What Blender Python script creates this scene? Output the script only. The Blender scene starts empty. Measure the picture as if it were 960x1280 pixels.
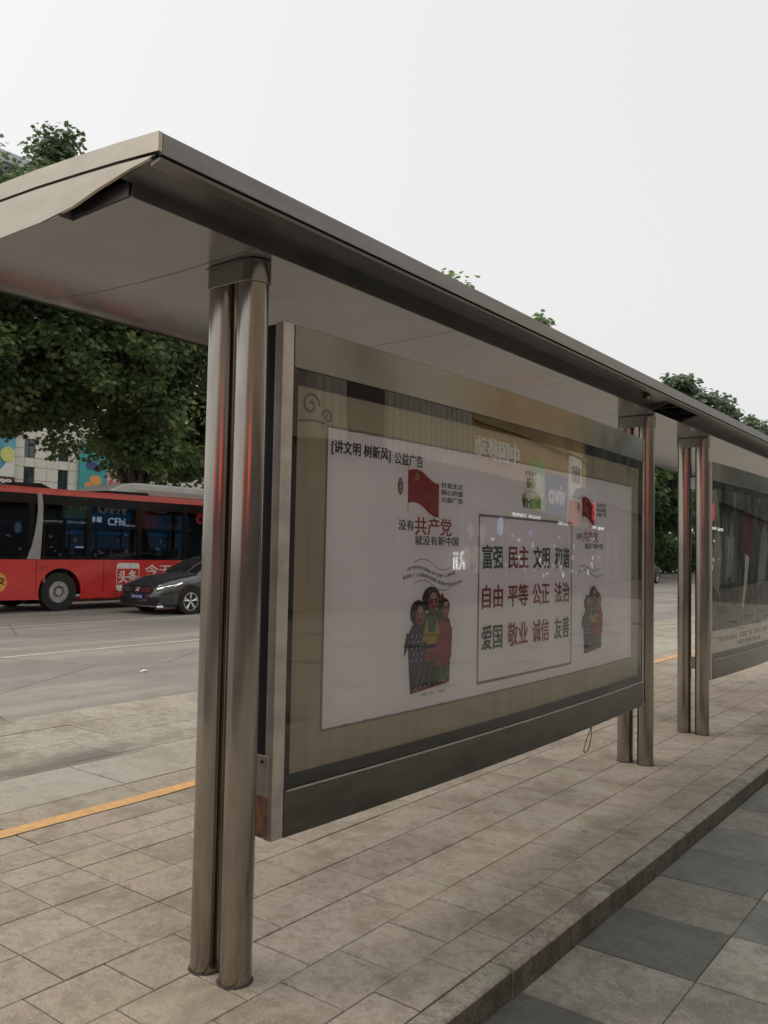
import bpy, bmesh, math, random
from mathutils import Vector, Matrix
R = math.radians
SC = bpy.context.scene
COL = SC.collection
random.seed(7)

# ------------------------------------------------------------------ camera
cam = bpy.data.cameras.new("camera"); camo = bpy.data.objects.new("camera", cam); COL.objects.link(camo)
SC.camera = camo
YAW, PITCH, ROLL = -0.650336568, 0.0475893336, 0.0190343312
fw = Vector((math.sin(YAW)*math.cos(PITCH), math.cos(YAW)*math.cos(PITCH), math.sin(PITCH)))
rt = Vector((math.cos(YAW), -math.sin(YAW), 0)); up = rt.cross(fw)
r2 = rt*math.cos(ROLL)+up*math.sin(ROLL); u2 = -rt*math.sin(ROLL)+up*math.cos(ROLL)
camo.matrix_world = Matrix(((r2.x, u2.x, -fw.x, 2.2117), (r2.y, u2.y, -fw.y, -2.1003), (r2.z, u2.z, -fw.z, 1.5), (0, 0, 0, 1)))
cam.sensor_fit = 'VERTICAL'; cam.sensor_height = 24; cam.lens = 24*1053.1/1280
cam.clip_start = 0.05; cam.clip_end = 3000

# ------------------------------------------------------------------ sky, sun, exposure
W = bpy.data.worlds.new("World"); SC.world = W; W.use_nodes = True
nt = W.node_tree; nt.nodes.clear()
SUN_EL, SUN_AZ = R(57), R(244)      # azimuth from +Y towards +X
sky = nt.nodes.new('ShaderNodeTexSky'); sky.sky_type = 'NISHITA'; sky.sun_disc = False
sky.sun_elevation = SUN_EL; sky.sun_rotation = SUN_AZ; sky.dust_density = 6; sky.air_density = 1.2
hs = nt.nodes.new('ShaderNodeHueSaturation'); hs.inputs['Saturation'].default_value = .15
mx = nt.nodes.new('ShaderNodeMix'); mx.data_type = 'RGBA'; mx.inputs[0].default_value = .62
mx.inputs[7].default_value = (10.4, 10.4, 10.25, 1)
bg = nt.nodes.new('ShaderNodeBackground'); bg.inputs['Strength'].default_value = .1
wo = nt.nodes.new('ShaderNodeOutputWorld')
nt.links.new(sky.outputs[0], hs.inputs['Color']); nt.links.new(hs.outputs[0], mx.inputs[6])
nt.links.new(mx.outputs[2], bg.inputs['Color']); nt.links.new(bg.outputs[0], wo.inputs[0])
sl = bpy.data.lights.new("sun", 'SUN'); sl.energy = 1.3; sl.angle = R(36); sl.color = (1, .93, .84)
so = bpy.data.objects.new("sun", sl); COL.objects.link(so)
sd = Vector((math.sin(SUN_AZ)*math.cos(SUN_EL), math.cos(SUN_AZ)*math.cos(SUN_EL), math.sin(SUN_EL)))
so.rotation_euler = sd.to_track_quat('Z', 'Y').to_euler()
SC.view_settings.view_transform = 'Standard'; SC.view_settings.look = 'None'
SC.view_settings.exposure = .12; SC.view_settings.gamma = 1; SC.view_settings.use_curve_mapping = False
SC.render.engine = 'CYCLES'
SC.cycles.max_bounces = 8; SC.cycles.transparent_max_bounces = 24

# ------------------------------------------------------------------ materials
def principled(name):
    m = bpy.data.materials.new(name); m.use_nodes = True
    return m, m.node_tree, m.node_tree.nodes['Principled BSDF']
def N(t, ty, **kw):
    n = t.nodes.new(ty)
    for k, v in kw.items():
        if k in n.inputs: n.inputs[k].default_value = v
        else: setattr(n, k, v)
    return n
def mathn(t, op, a, b=None):
    n = t.nodes.new('ShaderNodeMath'); n.operation = op
    for i, v in enumerate((a, b)):
        if v is None: continue
        if isinstance(v, (int, float)): n.inputs[i].default_value = v
        else: t.links.new(v, n.inputs[i])
    return n.outputs[0]
def mixc(t, f, a, b, bt='MIX'):
    n = t.nodes.new('ShaderNodeMix'); n.data_type = 'RGBA'; n.blend_type = bt
    for i, v in ((0, f), (6, a), (7, b)):
        if isinstance(v, (int, float)): n.inputs[i].default_value = v
        elif isinstance(v, tuple): n.inputs[i].default_value = v if len(v) == 4 else (*v, 1)
        else: t.links.new(v, n.inputs[i])
    return n.outputs[2]
def noise(t, vec, scale, detail=4, rough=.55):
    n = N(t, 'ShaderNodeTexNoise', Scale=scale, Detail=detail, Roughness=rough); t.links.new(vec, n.inputs['Vector']); return n.outputs['Fac']
def ramp(t, v, lo, hi):
    n = t.nodes.new('ShaderNodeMapRange'); n.inputs[1].default_value = lo; n.inputs[2].default_value = hi
    t.links.new(v, n.inputs[0]); return n.outputs[0]
def pos(t): return t.nodes.new('ShaderNodeNewGeometry').outputs['Position']
def mapped(t, vec, s):
    n = N(t, 'ShaderNodeMapping'); n.inputs['Scale'].default_value = s; t.links.new(vec, n.inputs['Vector']); return n.outputs[0]
def M(name, col, rough=.6, metal=0, var=.12, vs=8, coat=0, bump=0, emit=None, es=1, streak=None, spec=None):
    m, t, b = principled(name)
    p = pos(t); v = mapped(t, p, streak) if streak else p
    n = noise(t, v, vs, 5)
    dark = tuple(c*(1-var*1.6) for c in col); light = tuple(min(1, c*(1+var)) for c in col)
    c = mixc(t, ramp(t, n, .3, .7), dark, light)
    t.links.new(c, b.inputs['Base Color'])
    b.inputs['Metallic'].default_value = metal
    rr = t.nodes.new('ShaderNodeMapRange'); rr.inputs[3].default_value = max(0.02, rough-.06); rr.inputs[4].default_value = rough+.07
    t.links.new(n, rr.inputs[0]); t.links.new(rr.outputs[0], b.inputs['Roughness'])
    if coat: b.inputs['Coat Weight'].default_value = coat; b.inputs['Coat Roughness'].default_value = .06
    if spec is not None: b.inputs['Specular IOR Level'].default_value = spec
    if bump:
        bn = N(t, 'ShaderNodeBump', Strength=bump, Distance=.01); t.links.new(noise(t, v, vs*6, 3), bn.inputs['Height']); t.links.new(bn.outputs[0], b.inputs['Normal'])
    if emit: b.inputs['Emission Color'].default_value = (*emit, 1); b.inputs['Emission Strength'].default_value = es
    return m
def stone(name, col, col2, rough=.75, grime=.35, tilevar=.25, stain=None, fine=260):
    """granite paving: fine speckle, per-tile tone, broad grime in world space"""
    m, t, b = principled(name); p = pos(t)
    oi = t.nodes.new('ShaderNodeObjectInfo')
    base = mixc(t, oi.outputs['Random'], col, col2)
    k = lambda *f: tuple(a*b for a, b in zip(col, f))
    layer = lambda n, lo, hi, s, c_: mixc(t, mathn(t, 'MULTIPLY', ramp(t, n, lo, hi), s), base, c_)
    base = layer(noise(t, p, .9, 3), .46, .58, .42, k(.96, .83, .75))            # warm, purplish fields
    base = layer(noise(t, mapped(t, p, (1.1, .9, 1)), 1.3, 4), .50, .60, .5, k(.84, .88, .74))   # olive fields
    base = layer(noise(t, p, 2.3, 7, .75), .50, .60, grime*1.5, k(.50, .47, .42))     # spread dirt
    base = layer(noise(t, p, 7.5, 7, .8), .50, .60, grime*1.3, k(.52, .49, .44))      # blotches
    base = layer(noise(t, p, 26, 5, .8), .50, .62, grime*1.3, k(.55, .52, .48))       # small marks
    base = layer(noise(t, p, fine*.45, 2, .8), .50, .62, .50, k(.55, .53, .50))       # dark crystals
    base = layer(noise(t, p, fine*.7, 2, .8), .57, .66, .55, k(1.55, 1.55, 1.5))      # light crystals
    c = base
    # small dark chewing-gum spots
    vo = N(t, 'ShaderNodeTexVoronoi', Scale=2.6, feature='F1'); t.links.new(mixc(t, .03, p, noisec(t, p, 12)), vo.inputs['Vector'])
    spot = mathn(t, 'LESS_THAN', vo.outputs['Distance'], .055)
    pick = mathn(t, 'GREATER_THAN', sep(t, vo.outputs['Color']), .5)
    c = mixc(t, mathn(t, 'MULTIPLY', mathn(t, 'MULTIPLY', spot, pick), .7), c, tuple(x*.25 for x in col))
    hv = N(t, 'ShaderNodeHueSaturation'); t.links.new(c, hv.inputs['Color'])
    vr = t.nodes.new('ShaderNodeMapRange'); vr.inputs[3].default_value = 1-tilevar; vr.inputs[4].default_value = 1+tilevar*.6
    t.links.new(oi.outputs['Random'], vr.inputs[0]); t.links.new(vr.outputs[0], hv.inputs['Value'])
    out = hv.outputs[0]
    if stain:
        (x0, x1), (y0, y1), s = stain
        sx = t.nodes.new('ShaderNodeSeparateXYZ'); t.links.new(p, sx.inputs[0])
        dx = mathn(t, 'DIVIDE', mathn(t, 'ABSOLUTE', mathn(t, 'SUBTRACT', sx.outputs[0], (x0+x1)/2)), (x1-x0)/2)
        dy = mathn(t, 'DIVIDE', mathn(t, 'ABSOLUTE', mathn(t, 'SUBTRACT', sx.outputs[1], (y0+y1)/2)), (y1-y0)/2)
        inside = mathn(t, 'SUBTRACT', 1.25, mathn(t, 'MAXIMUM', dx, dy))
        f = mathn(t, 'MULTIPLY', ramp(t, mathn(t, 'MULTIPLY', inside, mathn(t, 'ADD', noise(t, p, 4, 5, .7), .15)), .25, .62), s)
        out = mixc(t, f, out, tuple(x*.3 for x in col))
    t.links.new(out, b.inputs['Base Color']); b.inputs['Roughness'].default_value = rough
    bn = N(t, 'ShaderNodeBump', Strength=.6, Distance=.005); t.links.new(noise(t, p, 75, 5, .75), bn.inputs['Height']); t.links.new(bn.outputs[0], b.inputs['Normal'])
    return m
def noisec(t, vec, scale):
    n = N(t, 'ShaderNodeTexNoise', Scale=scale, Detail=2); t.links.new(vec, n.inputs['Vector']); return n.outputs['Color']
def sep(t, c):
    n = t.nodes.new('ShaderNodeSeparateColor'); t.links.new(c, n.inputs[0]); return n.outputs[0]
def glassmat(name, tint=(1, 1, 1), ior=1.5, rough=.0, wave=0):
    m = bpy.data.materials.new(name); m.use_nodes = True; t = m.node_tree; t.nodes.clear()
    tr = N(t, 'ShaderNodeBsdfTransparent'); tr.inputs[0].default_value = (*tint, 1)
    gl = N(t, 'ShaderNodeBsdfAnisotropic') if False else N(t, 'ShaderNodeBsdfGlossy'); gl.inputs['Roughness'].default_value = rough
    gl.inputs['Color'].default_value = (1, 1, 1, 1)
    fr = N(t, 'ShaderNodeFresnel', IOR=ior); mxs = N(t, 'ShaderNodeMixShader'); o = N(t, 'ShaderNodeOutputMaterial')
    if wave:
        bn = N(t, 'ShaderNodeBump', Strength=wave, Distance=.02); t.links.new(noise(t, pos(t), 1.6, 1), bn.inputs['Height'])
        t.links.new(bn.outputs[0], gl.inputs['Normal']); t.links.new(bn.outputs[0], fr.inputs['Normal'])
    t.links.new(fr.outputs[0], mxs.inputs[0]); t.links.new(tr.outputs[0], mxs.inputs[1]); t.links.new(gl.outputs[0], mxs.inputs[2])
    t.links.new(mxs.outputs[0], o.inputs[0]); return m

MT = {}
MT['steel'] = M('brushed_steel', (.44, .40, .36), .18, 1, .05, 3, streak=(9, 9, .5))
MT['steel_dirty'] = M('brushed_steel_grimy', (.325, .295, .262), .16, 1, .14, 2.5, streak=(5, 5, 1.2))
MT['panel_steel'] = M('frame_steel', (.265, .258, .245), .17, 1, .05, 3, streak=(2, 2, 3))
MT['fascia'] = M('fascia_steel', (.235, .228, .225), .30, .85, .08, 5, streak=(6, .7, 6))
MT['end_plate'] = M('end_plate_steel', (.47, .415, .34), .32, .9, .07, 3, streak=(2, 8, 8))
MT['soffit_dark'] = M('dark_beam_steel', (.15, .15, .155), .38, .8, .15, 4)
MT['soffit'] = M('soffit_aluminium', (.46, .445, .42), .22, .55, .06, 2.2, streak=(1, 3, 1))
MT['black'] = M('black_gasket', (.012, .012, .014), .35, 0, .1, 6)
MT['deepblack'] = M('black_rubber', (.02, .02, .02), .8, 0, .2, 12)
MT['paper'] = None
MT['rail_steel'] = M('lower_rail_steel_darkened', (.165, .16, .148), .22, 1, .12, 4, streak=(2, 1.5, 5))  # darker than the top rail: dim mirrored ground put into the colour
MT['rust'] = M('rusty_steel', (.30, .16, .10), .7, .3, .35, 22, bump=.3)
MT['plate'] = M('hinge_steel', (.56, .52, .47), .42, .75, .12, 12)
MT['sealant'] = M('dirty_sealant', (.05, .043, .036), .95, 0, .4, 60)
MT['glass'] = glassmat('poster_glass', (.97, .97, .97), 1.68, .003, wave=.05)
MT['bus_glass'] = glassmat('tinted_bus_glass', (.50, .53, .56), 1.32, .01)
MT['car_glass'] = glassmat('car_glass', (.10, .11, .12), 1.5, .01)
MT['tile'] = stone('platform_granite', (.405, .345, .28), (.355, .312, .26), .72, .5, .16)
MT['tile_fill'] = MT['tile']
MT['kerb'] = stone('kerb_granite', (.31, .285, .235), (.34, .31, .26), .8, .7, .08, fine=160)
MT['kerb_face'] = stone('kerb_granite_soiled_shaded', (.135, .12, .098), (.15, .135, .11), .9, .9, .05, fine=160)  # dirt and the shade on the vertical face, both put into the colour
MT['slab_low'] = stone('pavement_granite', (.275, .262, .228), (.33, .305, .262), .7, .5, .18)
MT['slab_dark'] = stone('pavement_dark_granite', (.11, .115, .105), (.125, .125, .112), .65, .35, .08)
MT['slab_mid'] = stone('pavement_mid_granite', (.17, .178, .165), (.19, .192, .175), .65, .4, .08)
MT['road_slab'] = stone('road_granite', (.42, .38, .315), (.34, .31, .26), .7, .6, .2, stain=((-3.9, -3.0), (.4, 2.6), .9))
MT['edge_slab'] = stone('edge_granite', (.40, .37, .31), (.36, .335, .285), .72, .3, .08)
MT['bed'] = M('joint_mortar', (.115, .10, .085), .95, 0, .2, 20)

def asphalt():
    m, t, b = principled('asphalt'); p = pos(t)
    f = noise(t, p, 120, 3, .8); g = noise(t, mapped(t, p, (1, .10, 1)), 1.4, 5, .65); g2 = noise(t, p, .35, 5, .65); g3 = noise(t, p, 2.2, 6, .7)
    c = mixc(t, ramp(t, f, .4, .6), (.15, .136, .118), (.29, .262, .225)); c = mixc(t, mathn(t, 'MULTIPLY', ramp(t, g, .46, .6), .55), c, (.34, .31, .265))
    c = mixc(t, mathn(t, 'MULTIPLY', ramp(t, g2, .5, .62), .5), c, (.17, .155, .135)); c = mixc(t, mathn(t, 'MULTIPLY', ramp(t, g3, .52, .64), .4), c, (.16, .145, .126))
    vo = N(t, 'ShaderNodeTexVoronoi', Scale=.28, feature='DISTANCE_TO_EDGE'); t.links.new(mixc(t, .06, p, noisec(t, p, 2.5)), vo.inputs['Vector'])
    c = mixc(t, mathn(t, 'MULTIPLY', mathn(t, 'LESS_THAN', vo.outputs['Distance'], .0035), .6), c, (.05, .045, .04))
    t.links.new(c, b.inputs['Base Color']); b.inputs['Roughness'].default_value = .8
    bn = N(t, 'ShaderNodeBump', Strength=.4, Distance=.006); t.links.new(f, bn.inputs['Height']); t.links.new(bn.outputs[0], b.inputs['Normal'])
    return m
MT['asphalt'] = asphalt()
def paint(name, col, worn):
    m = bpy.data.materials.new(name); m.use_nodes = True; t = m.node_tree; b = t.nodes['Principled BSDF']; o = t.nodes['Material Output']
    p = pos(t); w = ramp(t, noise(t, p, 14, 5, .7), .35, .62)
    c = mixc(t, noise(t, p, 50, 3), tuple(x*.8 for x in col), col)
    c = mixc(t, mathn(t, 'MULTIPLY', w, worn), c, (.22, .19, .16)); t.links.new(c, b.inputs['Base Color']); b.inputs['Roughness'].default_value = .7
    return m
MT['yellow'] = paint('yellow_line_paint', (.78, .42, .13), .45)
MT['white_line'] = paint('white_line_paint', (.60, .56, .50), .6)

# ------------------------------------------------------------------ mesh helpers
class MB:
    def __init__(s): s.v = []; s.f = []; s.mi = []; s.m = 0
    def add(s, vs, fs):
        o = len(s.v); s.v += [tuple(v) for v in vs]; s.f += [tuple(i+o for i in f) for f in fs]; s.mi += [s.m]*len(fs)
    def box(s, x0, x1, y0, y1, z0, z1):
        s.add([(x0, y0, z0), (x1, y0, z0), (x1, y1, z0), (x0, y1, z0), (x0, y0, z1), (x1, y0, z1), (x1, y1, z1), (x0, y1, z1)],
              [(0, 3, 2, 1), (4, 5, 6, 7), (0, 1, 5, 4), (1, 2, 6, 5), (2, 3, 7, 6), (3, 0, 4, 7)])
    def prism(s, poly, a, b, axis=1):
        """poly in the other two axes (in order), extruded from a to b along axis"""
        def P(u, v, w): return {0: (w, u, v), 1: (u, w, v), 2: (u, v, w)}[axis]
        n = len(poly)
        s.add([P(u, v, a) for u, v in poly]+[P(u, v, b) for u, v in poly],
              [tuple(range(n)), tuple(range(2*n-1, n-1, -1))]+[(i, i+n, (i+1) % n+n, (i+1) % n) for i in range(n)])
    def tube(s, p, q, r0, r1=None, n=16, caps=True):
        r1 = r0 if r1 is None else r1; p = Vector(p); q = Vector(q); d = (q-p).normalized()
        a = d.orthogonal().normalized(); b = d.cross(a); vs = []
        for c, r in ((p, r0), (q, r1)):
            for i in range(n): t = 2*math.pi*i/n; vs.append(c+a*r*math.cos(t)+b*r*math.sin(t))
        fs = [(i, (i+1) % n, (i+1) % n+n, i+n) for i in range(n)]
        if caps: fs += [tuple(range(n-1, -1, -1)), tuple(range(n, 2*n))]
        s.add(vs, fs)
    def path(s, pts, r, n=6):
        for a, b in zip(pts, pts[1:]): s.tube(a, b, r, n=n)
    def ring(s, c, ax, r_out, r_in, w, n=28):
        """annulus of width w about axis ax (0 or 1) centred at c"""
        def P(t, r, k):
            if ax == 0: return (c[0]+k, c[1]+r*math.cos(t), c[2]+r*math.sin(t))
            return (c[0]+r*math.cos(t), c[1]+k, c[2]+r*math.sin(t))
        vs = []
        for i in range(n):
            t = 2*math.pi*i/n; vs += [P(t, r_out, -w/2), P(t, r_out, w/2), P(t, r_in, w/2), P(t, r_in, -w/2)]
        fs = []
        for i in range(n):
            j = (i+1) % n
            for k in range(4): fs.append((4*i+k, 4*i+(k+1) % 4, 4*j+(k+1) % 4, 4*j+k))
        s.add(vs, fs)
    def build(s, name, mat, parent=None, smooth=False, bevel=0, fn=None, loc=None):
        me = bpy.data.meshes.new(name); vs = [fn(v) for v in s.v] if fn else s.v
        me.from_pydata(vs, [], s.f)
        for m in (mat if isinstance(mat, (list, tuple)) else [mat]): me.materials.append(m)
        if isinstance(mat, (list, tuple)): me.polygons.foreach_set('material_index', s.mi)
        bm = bmesh.new(); bm.from_mesh(me); bmesh.ops.recalc_face_normals(bm, faces=bm.faces); bm.to_mesh(me); bm.free()
        if smooth:
            me.polygons.foreach_set('use_smooth', [True]*len(me.polygons)); me.set_sharp_from_angle(angle=R(38))
        o = bpy.data.objects.new(name, me); COL.objects.link(o); o.parent = parent
        if loc: o.location = loc
        if bevel:
            bv = o.modifiers.new('b', 'BEVEL'); bv.width = bevel; bv.segments = 2; bv.limit_method = 'ANGLE'; bv.angle_limit = R(50)
        return o
def tag(o, label=None, cat=None, group=None, kind=None):
    for k, v in (('label', label), ('category', cat), ('group', group), ('kind', kind)):
        if v: o[k] = v
    return o
def empty(name, loc=(0, 0, 0), rz=0):
    o = bpy.data.objects.new(name, None); COL.objects.link(o); o.location = loc; o.rotation_euler.z = rz; o.empty_display_size = .1
    return o
def copy_tree(o, parent=None):
    c = o.copy(); COL.objects.link(c); c.parent = parent
    for ch in list(o.children): copy_tree(ch, c)
    return c

BFONT = None
def glyphs(body, size=1.0, bold=0.0, extrude=0.0):
    """text as plain vertex/face lists in (u, v, w)"""
    c = bpy.data.curves.new('t', 'FONT'); c.body = body; c.size = size; c.offset = bold; c.extrude = extrude; c.resolution_u = 3
    o = bpy.data.objects.new('t', c); COL.objects.link(o)
    me = bpy.data.meshes.new_from_object(o.evaluated_get(bpy.context.evaluated_depsgraph_get()))
    vs = [tuple(v.co) for v in me.vertices]; fs = [tuple(p.vertices) for p in me.polygons]
    bpy.data.objects.remove(o); bpy.data.curves.remove(c); bpy.data.meshes.remove(me)
    return vs, fs
def fit_text(mb, body, u0, u1, v0, v1, put, bold=0.0, extrude=0.0, curve=None):
    """fit text into the rectangle u0..u1, v0..v1 and place it with put(u, v, w)"""
    vs, fs = glyphs(body, 1.0, 0, extrude)
    if not vs: return
    if bold:
        n0 = len(vs); base = list(vs); f0 = list(fs); sh_ = [(-bold, -bold*.5), (bold, -bold*.5), (bold, bold*.5), (-bold, bold*.5)]
        vs = []; fs = []
        for i, (dx, dy) in enumerate(sh_):
            vs += [(x+dx, y+dy, z+.00012*i) for x, y, z in base]; fs += [tuple(k+n0*i for k in f) for f in f0]
    ax = [v[0] for v in vs]; ay = [v[1] for v in vs]; a0, a1, b0, b1 = min(ax), max(ax), min(ay), max(ay)
    out = []
    for x, y, z in vs:
        u = u0+(x-a0)/(a1-a0)*(u1-u0); v = v0+(y-b0)/(b1-b0)*(v1-v0)
        if curve: v += curve((u-u0)/(u1-u0))
        out.append(put(u, v, z))
    mb.add(out, fs)
def flat_poly(mb, pts, put, w=0.0):
    mb.add([put(u, v, w) for u, v in pts], [tuple(range(len(pts)))])
def ell(cx, cy, rx, ry, n=18, a0=0, a1=360):
    return [(cx+rx*math.cos(R(a0+(a1-a0)*i/(n if a1-a0 == 360 else n-1))), cy+ry*math.sin(R(a0+(a1-a0)*i/(n if a1-a0 == 360 else n-1)))) for i in range(n)]

# ================================================================== GROUND
ZR = -0.12       # road level
g = MB(); g.add([(-900, -900, -.16), (900, -900, -.16), (900, 900, -.16), (-900, 900, -.16)], [(0, 1, 2, 3)])
tag(g.build('ground', M('ground_earth', (.16, .15, .13), .9, 0, .2, .5)), kind='structure')
g = MB(); g.box(-20.0, -5.32, -120, 400, -.155, ZR)
tag(g.build('road', MT['asphalt']), kind='structure')
# paving beds
bed = MB(); bed.box(-2.99, .615, -40, 60, -.15, -.006); platform = tag(bed.build('platform', MT['bed']), kind='structure')
bed = MB(); bed.box(-5.32, -2.995, -60, 120, -.155, ZR-.006); busbay = tag(bed.build('bus_bay', MT['bed']), kind='structure')
bed = MB(); bed.box(.60, 14.0, -60, 90, -.155, -.106); sidewalk = tag(bed.build('sidewalk', MT['bed']), kind='structure')

JG = .0022
def slab_mesh(lx, ly, h, b=.0025):
    g_ = JG if lx < .55 and h < .01 else JG*1.6
    mb = MB(); hx, hy = lx/2-g_, ly/2-g_*1.5
    mb.add([(-hx, -hy, -h), (hx, -hy, -h), (hx, hy, -h), (-hx, hy, -h), (-hx, -hy, -b), (hx, -hy, -b), (hx, hy, -b), (-hx, hy, -b),
            (-hx+b, -hy+b, 0), (hx-b, -hy+b, 0), (hx-b, hy-b, 0), (-hx+b, hy-b, 0)],
           [(8, 9, 10, 11)]+[(i, (i+1) % 4, (i+1) % 4+4, i+4) for i in range(4)]+[(i+4, (i+1) % 4+4, (i+1) % 4+8, i+8) for i in range(4)])
    return mb
_cache = {}
def lay(name, parent, mat, rects, z, h, near, jit=.0012):
    """rects within near() become single objects; the rest one joined 'stuff' part"""
    rnd = random.Random(len(rects)+int(z*100)); rest = MB(); cnt = 0
    rects = sorted(rects, key=lambda r: (r[0]+r[1]-4.4)**2/4+((r[2]+r[3])/2+2.1)**2)
    for (x0, x1, y0, y1) in rects:
        dz = rnd.uniform(-jit, jit)
        if near(x0, x1, y0, y1) and cnt < 290:
            key = (name, round(x1-x0, 3), round(y1-y0, 3), mat.name)
            if key not in _cache:
                me = bpy.data.meshes.new(name); s = slab_mesh(x1-x0, y1-y0, h); me.from_pydata(s.v, [], s.f); me.materials.append(mat); _cache[key] = me
            o = bpy.data.objects.new(name, _cache[key]); COL.objects.link(o); o.parent = parent
            o.location = ((x0+x1)/2, (y0+y1)/2, z+dz); cnt += 1
            if cnt % 5 == 0: o.rotation_euler = (rnd.uniform(-.004, .004), rnd.uniform(-.004, .004), 0)
        else:
            s = slab_mesh(x1-x0, y1-y0, h); rest.add([(a+(x0+x1)/2, b+(y0+y1)/2, c+z+dz*.5) for a, b, c in s.v], s.f)
    if rest.v:
        o = rest.build(name, mat, parent); tag(o, kind='stuff')
    return cnt
def inview(x0, x1, y0, y1):
    c = Vector(((x0+x1)/2, (y0+y1)/2, 0))-Vector((2.2117, -2.1003, 1.5)); d = c.dot(fw)
    if d < .5: return False
    px = 480+1053*c.dot(r2)/d; py = 640-1053*c.dot(u2)/d
    return -60 < px < 1020 and py < 1360
# platform tiles
xs = [.615, .42, .13, -.16, -.45, -.74, -1.03, -1.32, -1.535, -1.75]
rects = []; rnd = random.Random(3)
for xi in range(len(xs)-1):
    y = -4.09; off = 0 if xs[xi] < -.5 else .5*(xi % 2)
    y += .31*off
    while y < 20:
        n = 2 if rnd.random() < (.06 if xs[xi] < -.5 else .14) else 1
        rects.append((xs[xi+1], xs[xi], y, y+.31*n)); y += .31*n
n1 = lay('tile', platform, MT['tile'], [r for r in rects if r[2] < 9], 0, .006, lambda *r: inview(*r) and r[3] < 7.2)
# strip that carries the yellow line, and the edge stones
rects = []
y = -4.2
while y < 30:
    rects.append((-2.35, -1.75, y, y+.9)); y += .9
lay('tile', platform, MT['tile'], rects, 0, .006, lambda *r: inview(*r) and r[3] < 12)
rects = []; y = -4.0
while y < 60: rects.append((-2.99, -2.35, y, y+1.05)); y += 1.05
lay('edge_stone', platform, MT['edge_slab'], rects, .001, .012, lambda *r: inview(*r) and r[3] < 16)
bed = MB(); bed.box(-1.75, .6, 9.0, 60, -.01, -.001); tag(bed.build('platform_far_paving', MT['tile'], platform), kind='stuff')
e = MB(); e.box(-3.0, -2.985, -60, 60, -.15, -.012); tag(e.build('edge_face', MT['kerb'], platform), kind='stuff')
# yellow safety line, slightly wavering, split per stretch
ym = MB(); y = -4
while y < 40:
    wob = lambda yy: .008*math.sin(yy*2.1)+.004*math.sin(yy*7.3)
    y2 = y+.25
    ym.add([(-2.085+wob(y), y, .0045), (-1.975+wob(y), y, .0045), (-1.975+wob(y2), y2, .0045), (-2.085+wob(y2), y2, .0045)], [(0, 1, 2, 3)]); y = y2
tag(ym.build('yellow_line', MT['yellow']), kind='structure')
# kerb on the camera side
kr = tag(empty('kerb'), kind='structure'); y = -3.23
rnd = random.Random(5)
while y < 40:
    L = .98
    k = MB(); w = rnd.uniform(-.003, .003)
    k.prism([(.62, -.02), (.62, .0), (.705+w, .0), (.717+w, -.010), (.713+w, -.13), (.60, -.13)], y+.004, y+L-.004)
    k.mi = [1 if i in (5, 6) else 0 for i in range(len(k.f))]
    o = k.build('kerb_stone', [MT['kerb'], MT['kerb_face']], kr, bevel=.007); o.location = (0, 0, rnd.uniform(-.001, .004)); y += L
# lower pavement
rects = []; dark = []; mid = []
for xi in range(0, 24):
    for yi in range(-10, 60):
        x0 = .718+.48*xi; y0 = .255+.49*yi
        r = (x0, x0+.48, y0, y0+.49)
        key = (xi*7+yi*5+xi*yi) % 6
        dk = (xi, yi) in ((0, 2), (0, 0), (1, 6), (0, 9)) or (xi > 2 and key == 0)
        (mid if (xi, yi) in ((0, 4), (0, 5), (1, 3), (1, 8), (0, 7)) else dark if dk else rects).append(r)
lay('paving_slab', sidewalk, MT['slab_low'], rects, -.1, .006, lambda *r: inview(*r) and r[0] < 3.2 and r[3] < 6)
lay('paving_slab', sidewalk, MT['slab_mid'], mid, -.1, .006, lambda *r: inview(*r))
lay('paving_slab', sidewalk, MT['slab_dark'], dark, -.1, .006, lambda *r: inview(*r) and r[0] < 3.2 and r[3] < 6)
# bus-bay slabs
rects = []; bx = [-2.995, -3.5, -4.1, -4.72, -5.32]
for i in range(4):
    y = -8+.37*i
    while y < 60:
        rects.append((bx[i+1], bx[i], y, y+1.2)); y += 1.2
lay('road_slab', busbay, MT['road_slab'], rects, ZR, .006, lambda *r: inview(*r) and r[3] < 16, jit=.002)
ln = MB()
for x in (-9.5, -13.75):
    ln.box(x-.06, x+.06, -60, 300, ZR+.001, ZR+.005)
tag(ln.build('lane_line', MT['white_line']), kind='structure')
# far kerb + far pavement
fk = MB(); fk.box(-20.2, -20.0, -120, 300, -.15, .03); tag(fk.build('far_kerb', MT['kerb']), kind='structure')
fk = MB(); fk.box(-56, -20.2, -120, 300, -.15, .02); tag(fk.build('far_pavement', stone('far_paving', (.25, .23, .2), (.22, .2, .18), .8, .3, .05)), kind='structure')
lit = MB(); lit.add([(-7.0, 4.80, ZR+.004), (-6.93, 4.83, ZR+.015), (-6.95, 4.92, ZR+.006), (-7.03, 4.90, ZR+.02), (-6.97, 4.86, ZR+.03)],
                    [(0, 1, 4), (1, 2, 4), (2, 3, 4), (3, 0, 4)])
tag(lit.build('paper_scrap', M('litter_white', (.75, .75, .72), .7)), 'crumpled white paper scrap lying on the stone road slabs', 'litter')

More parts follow.
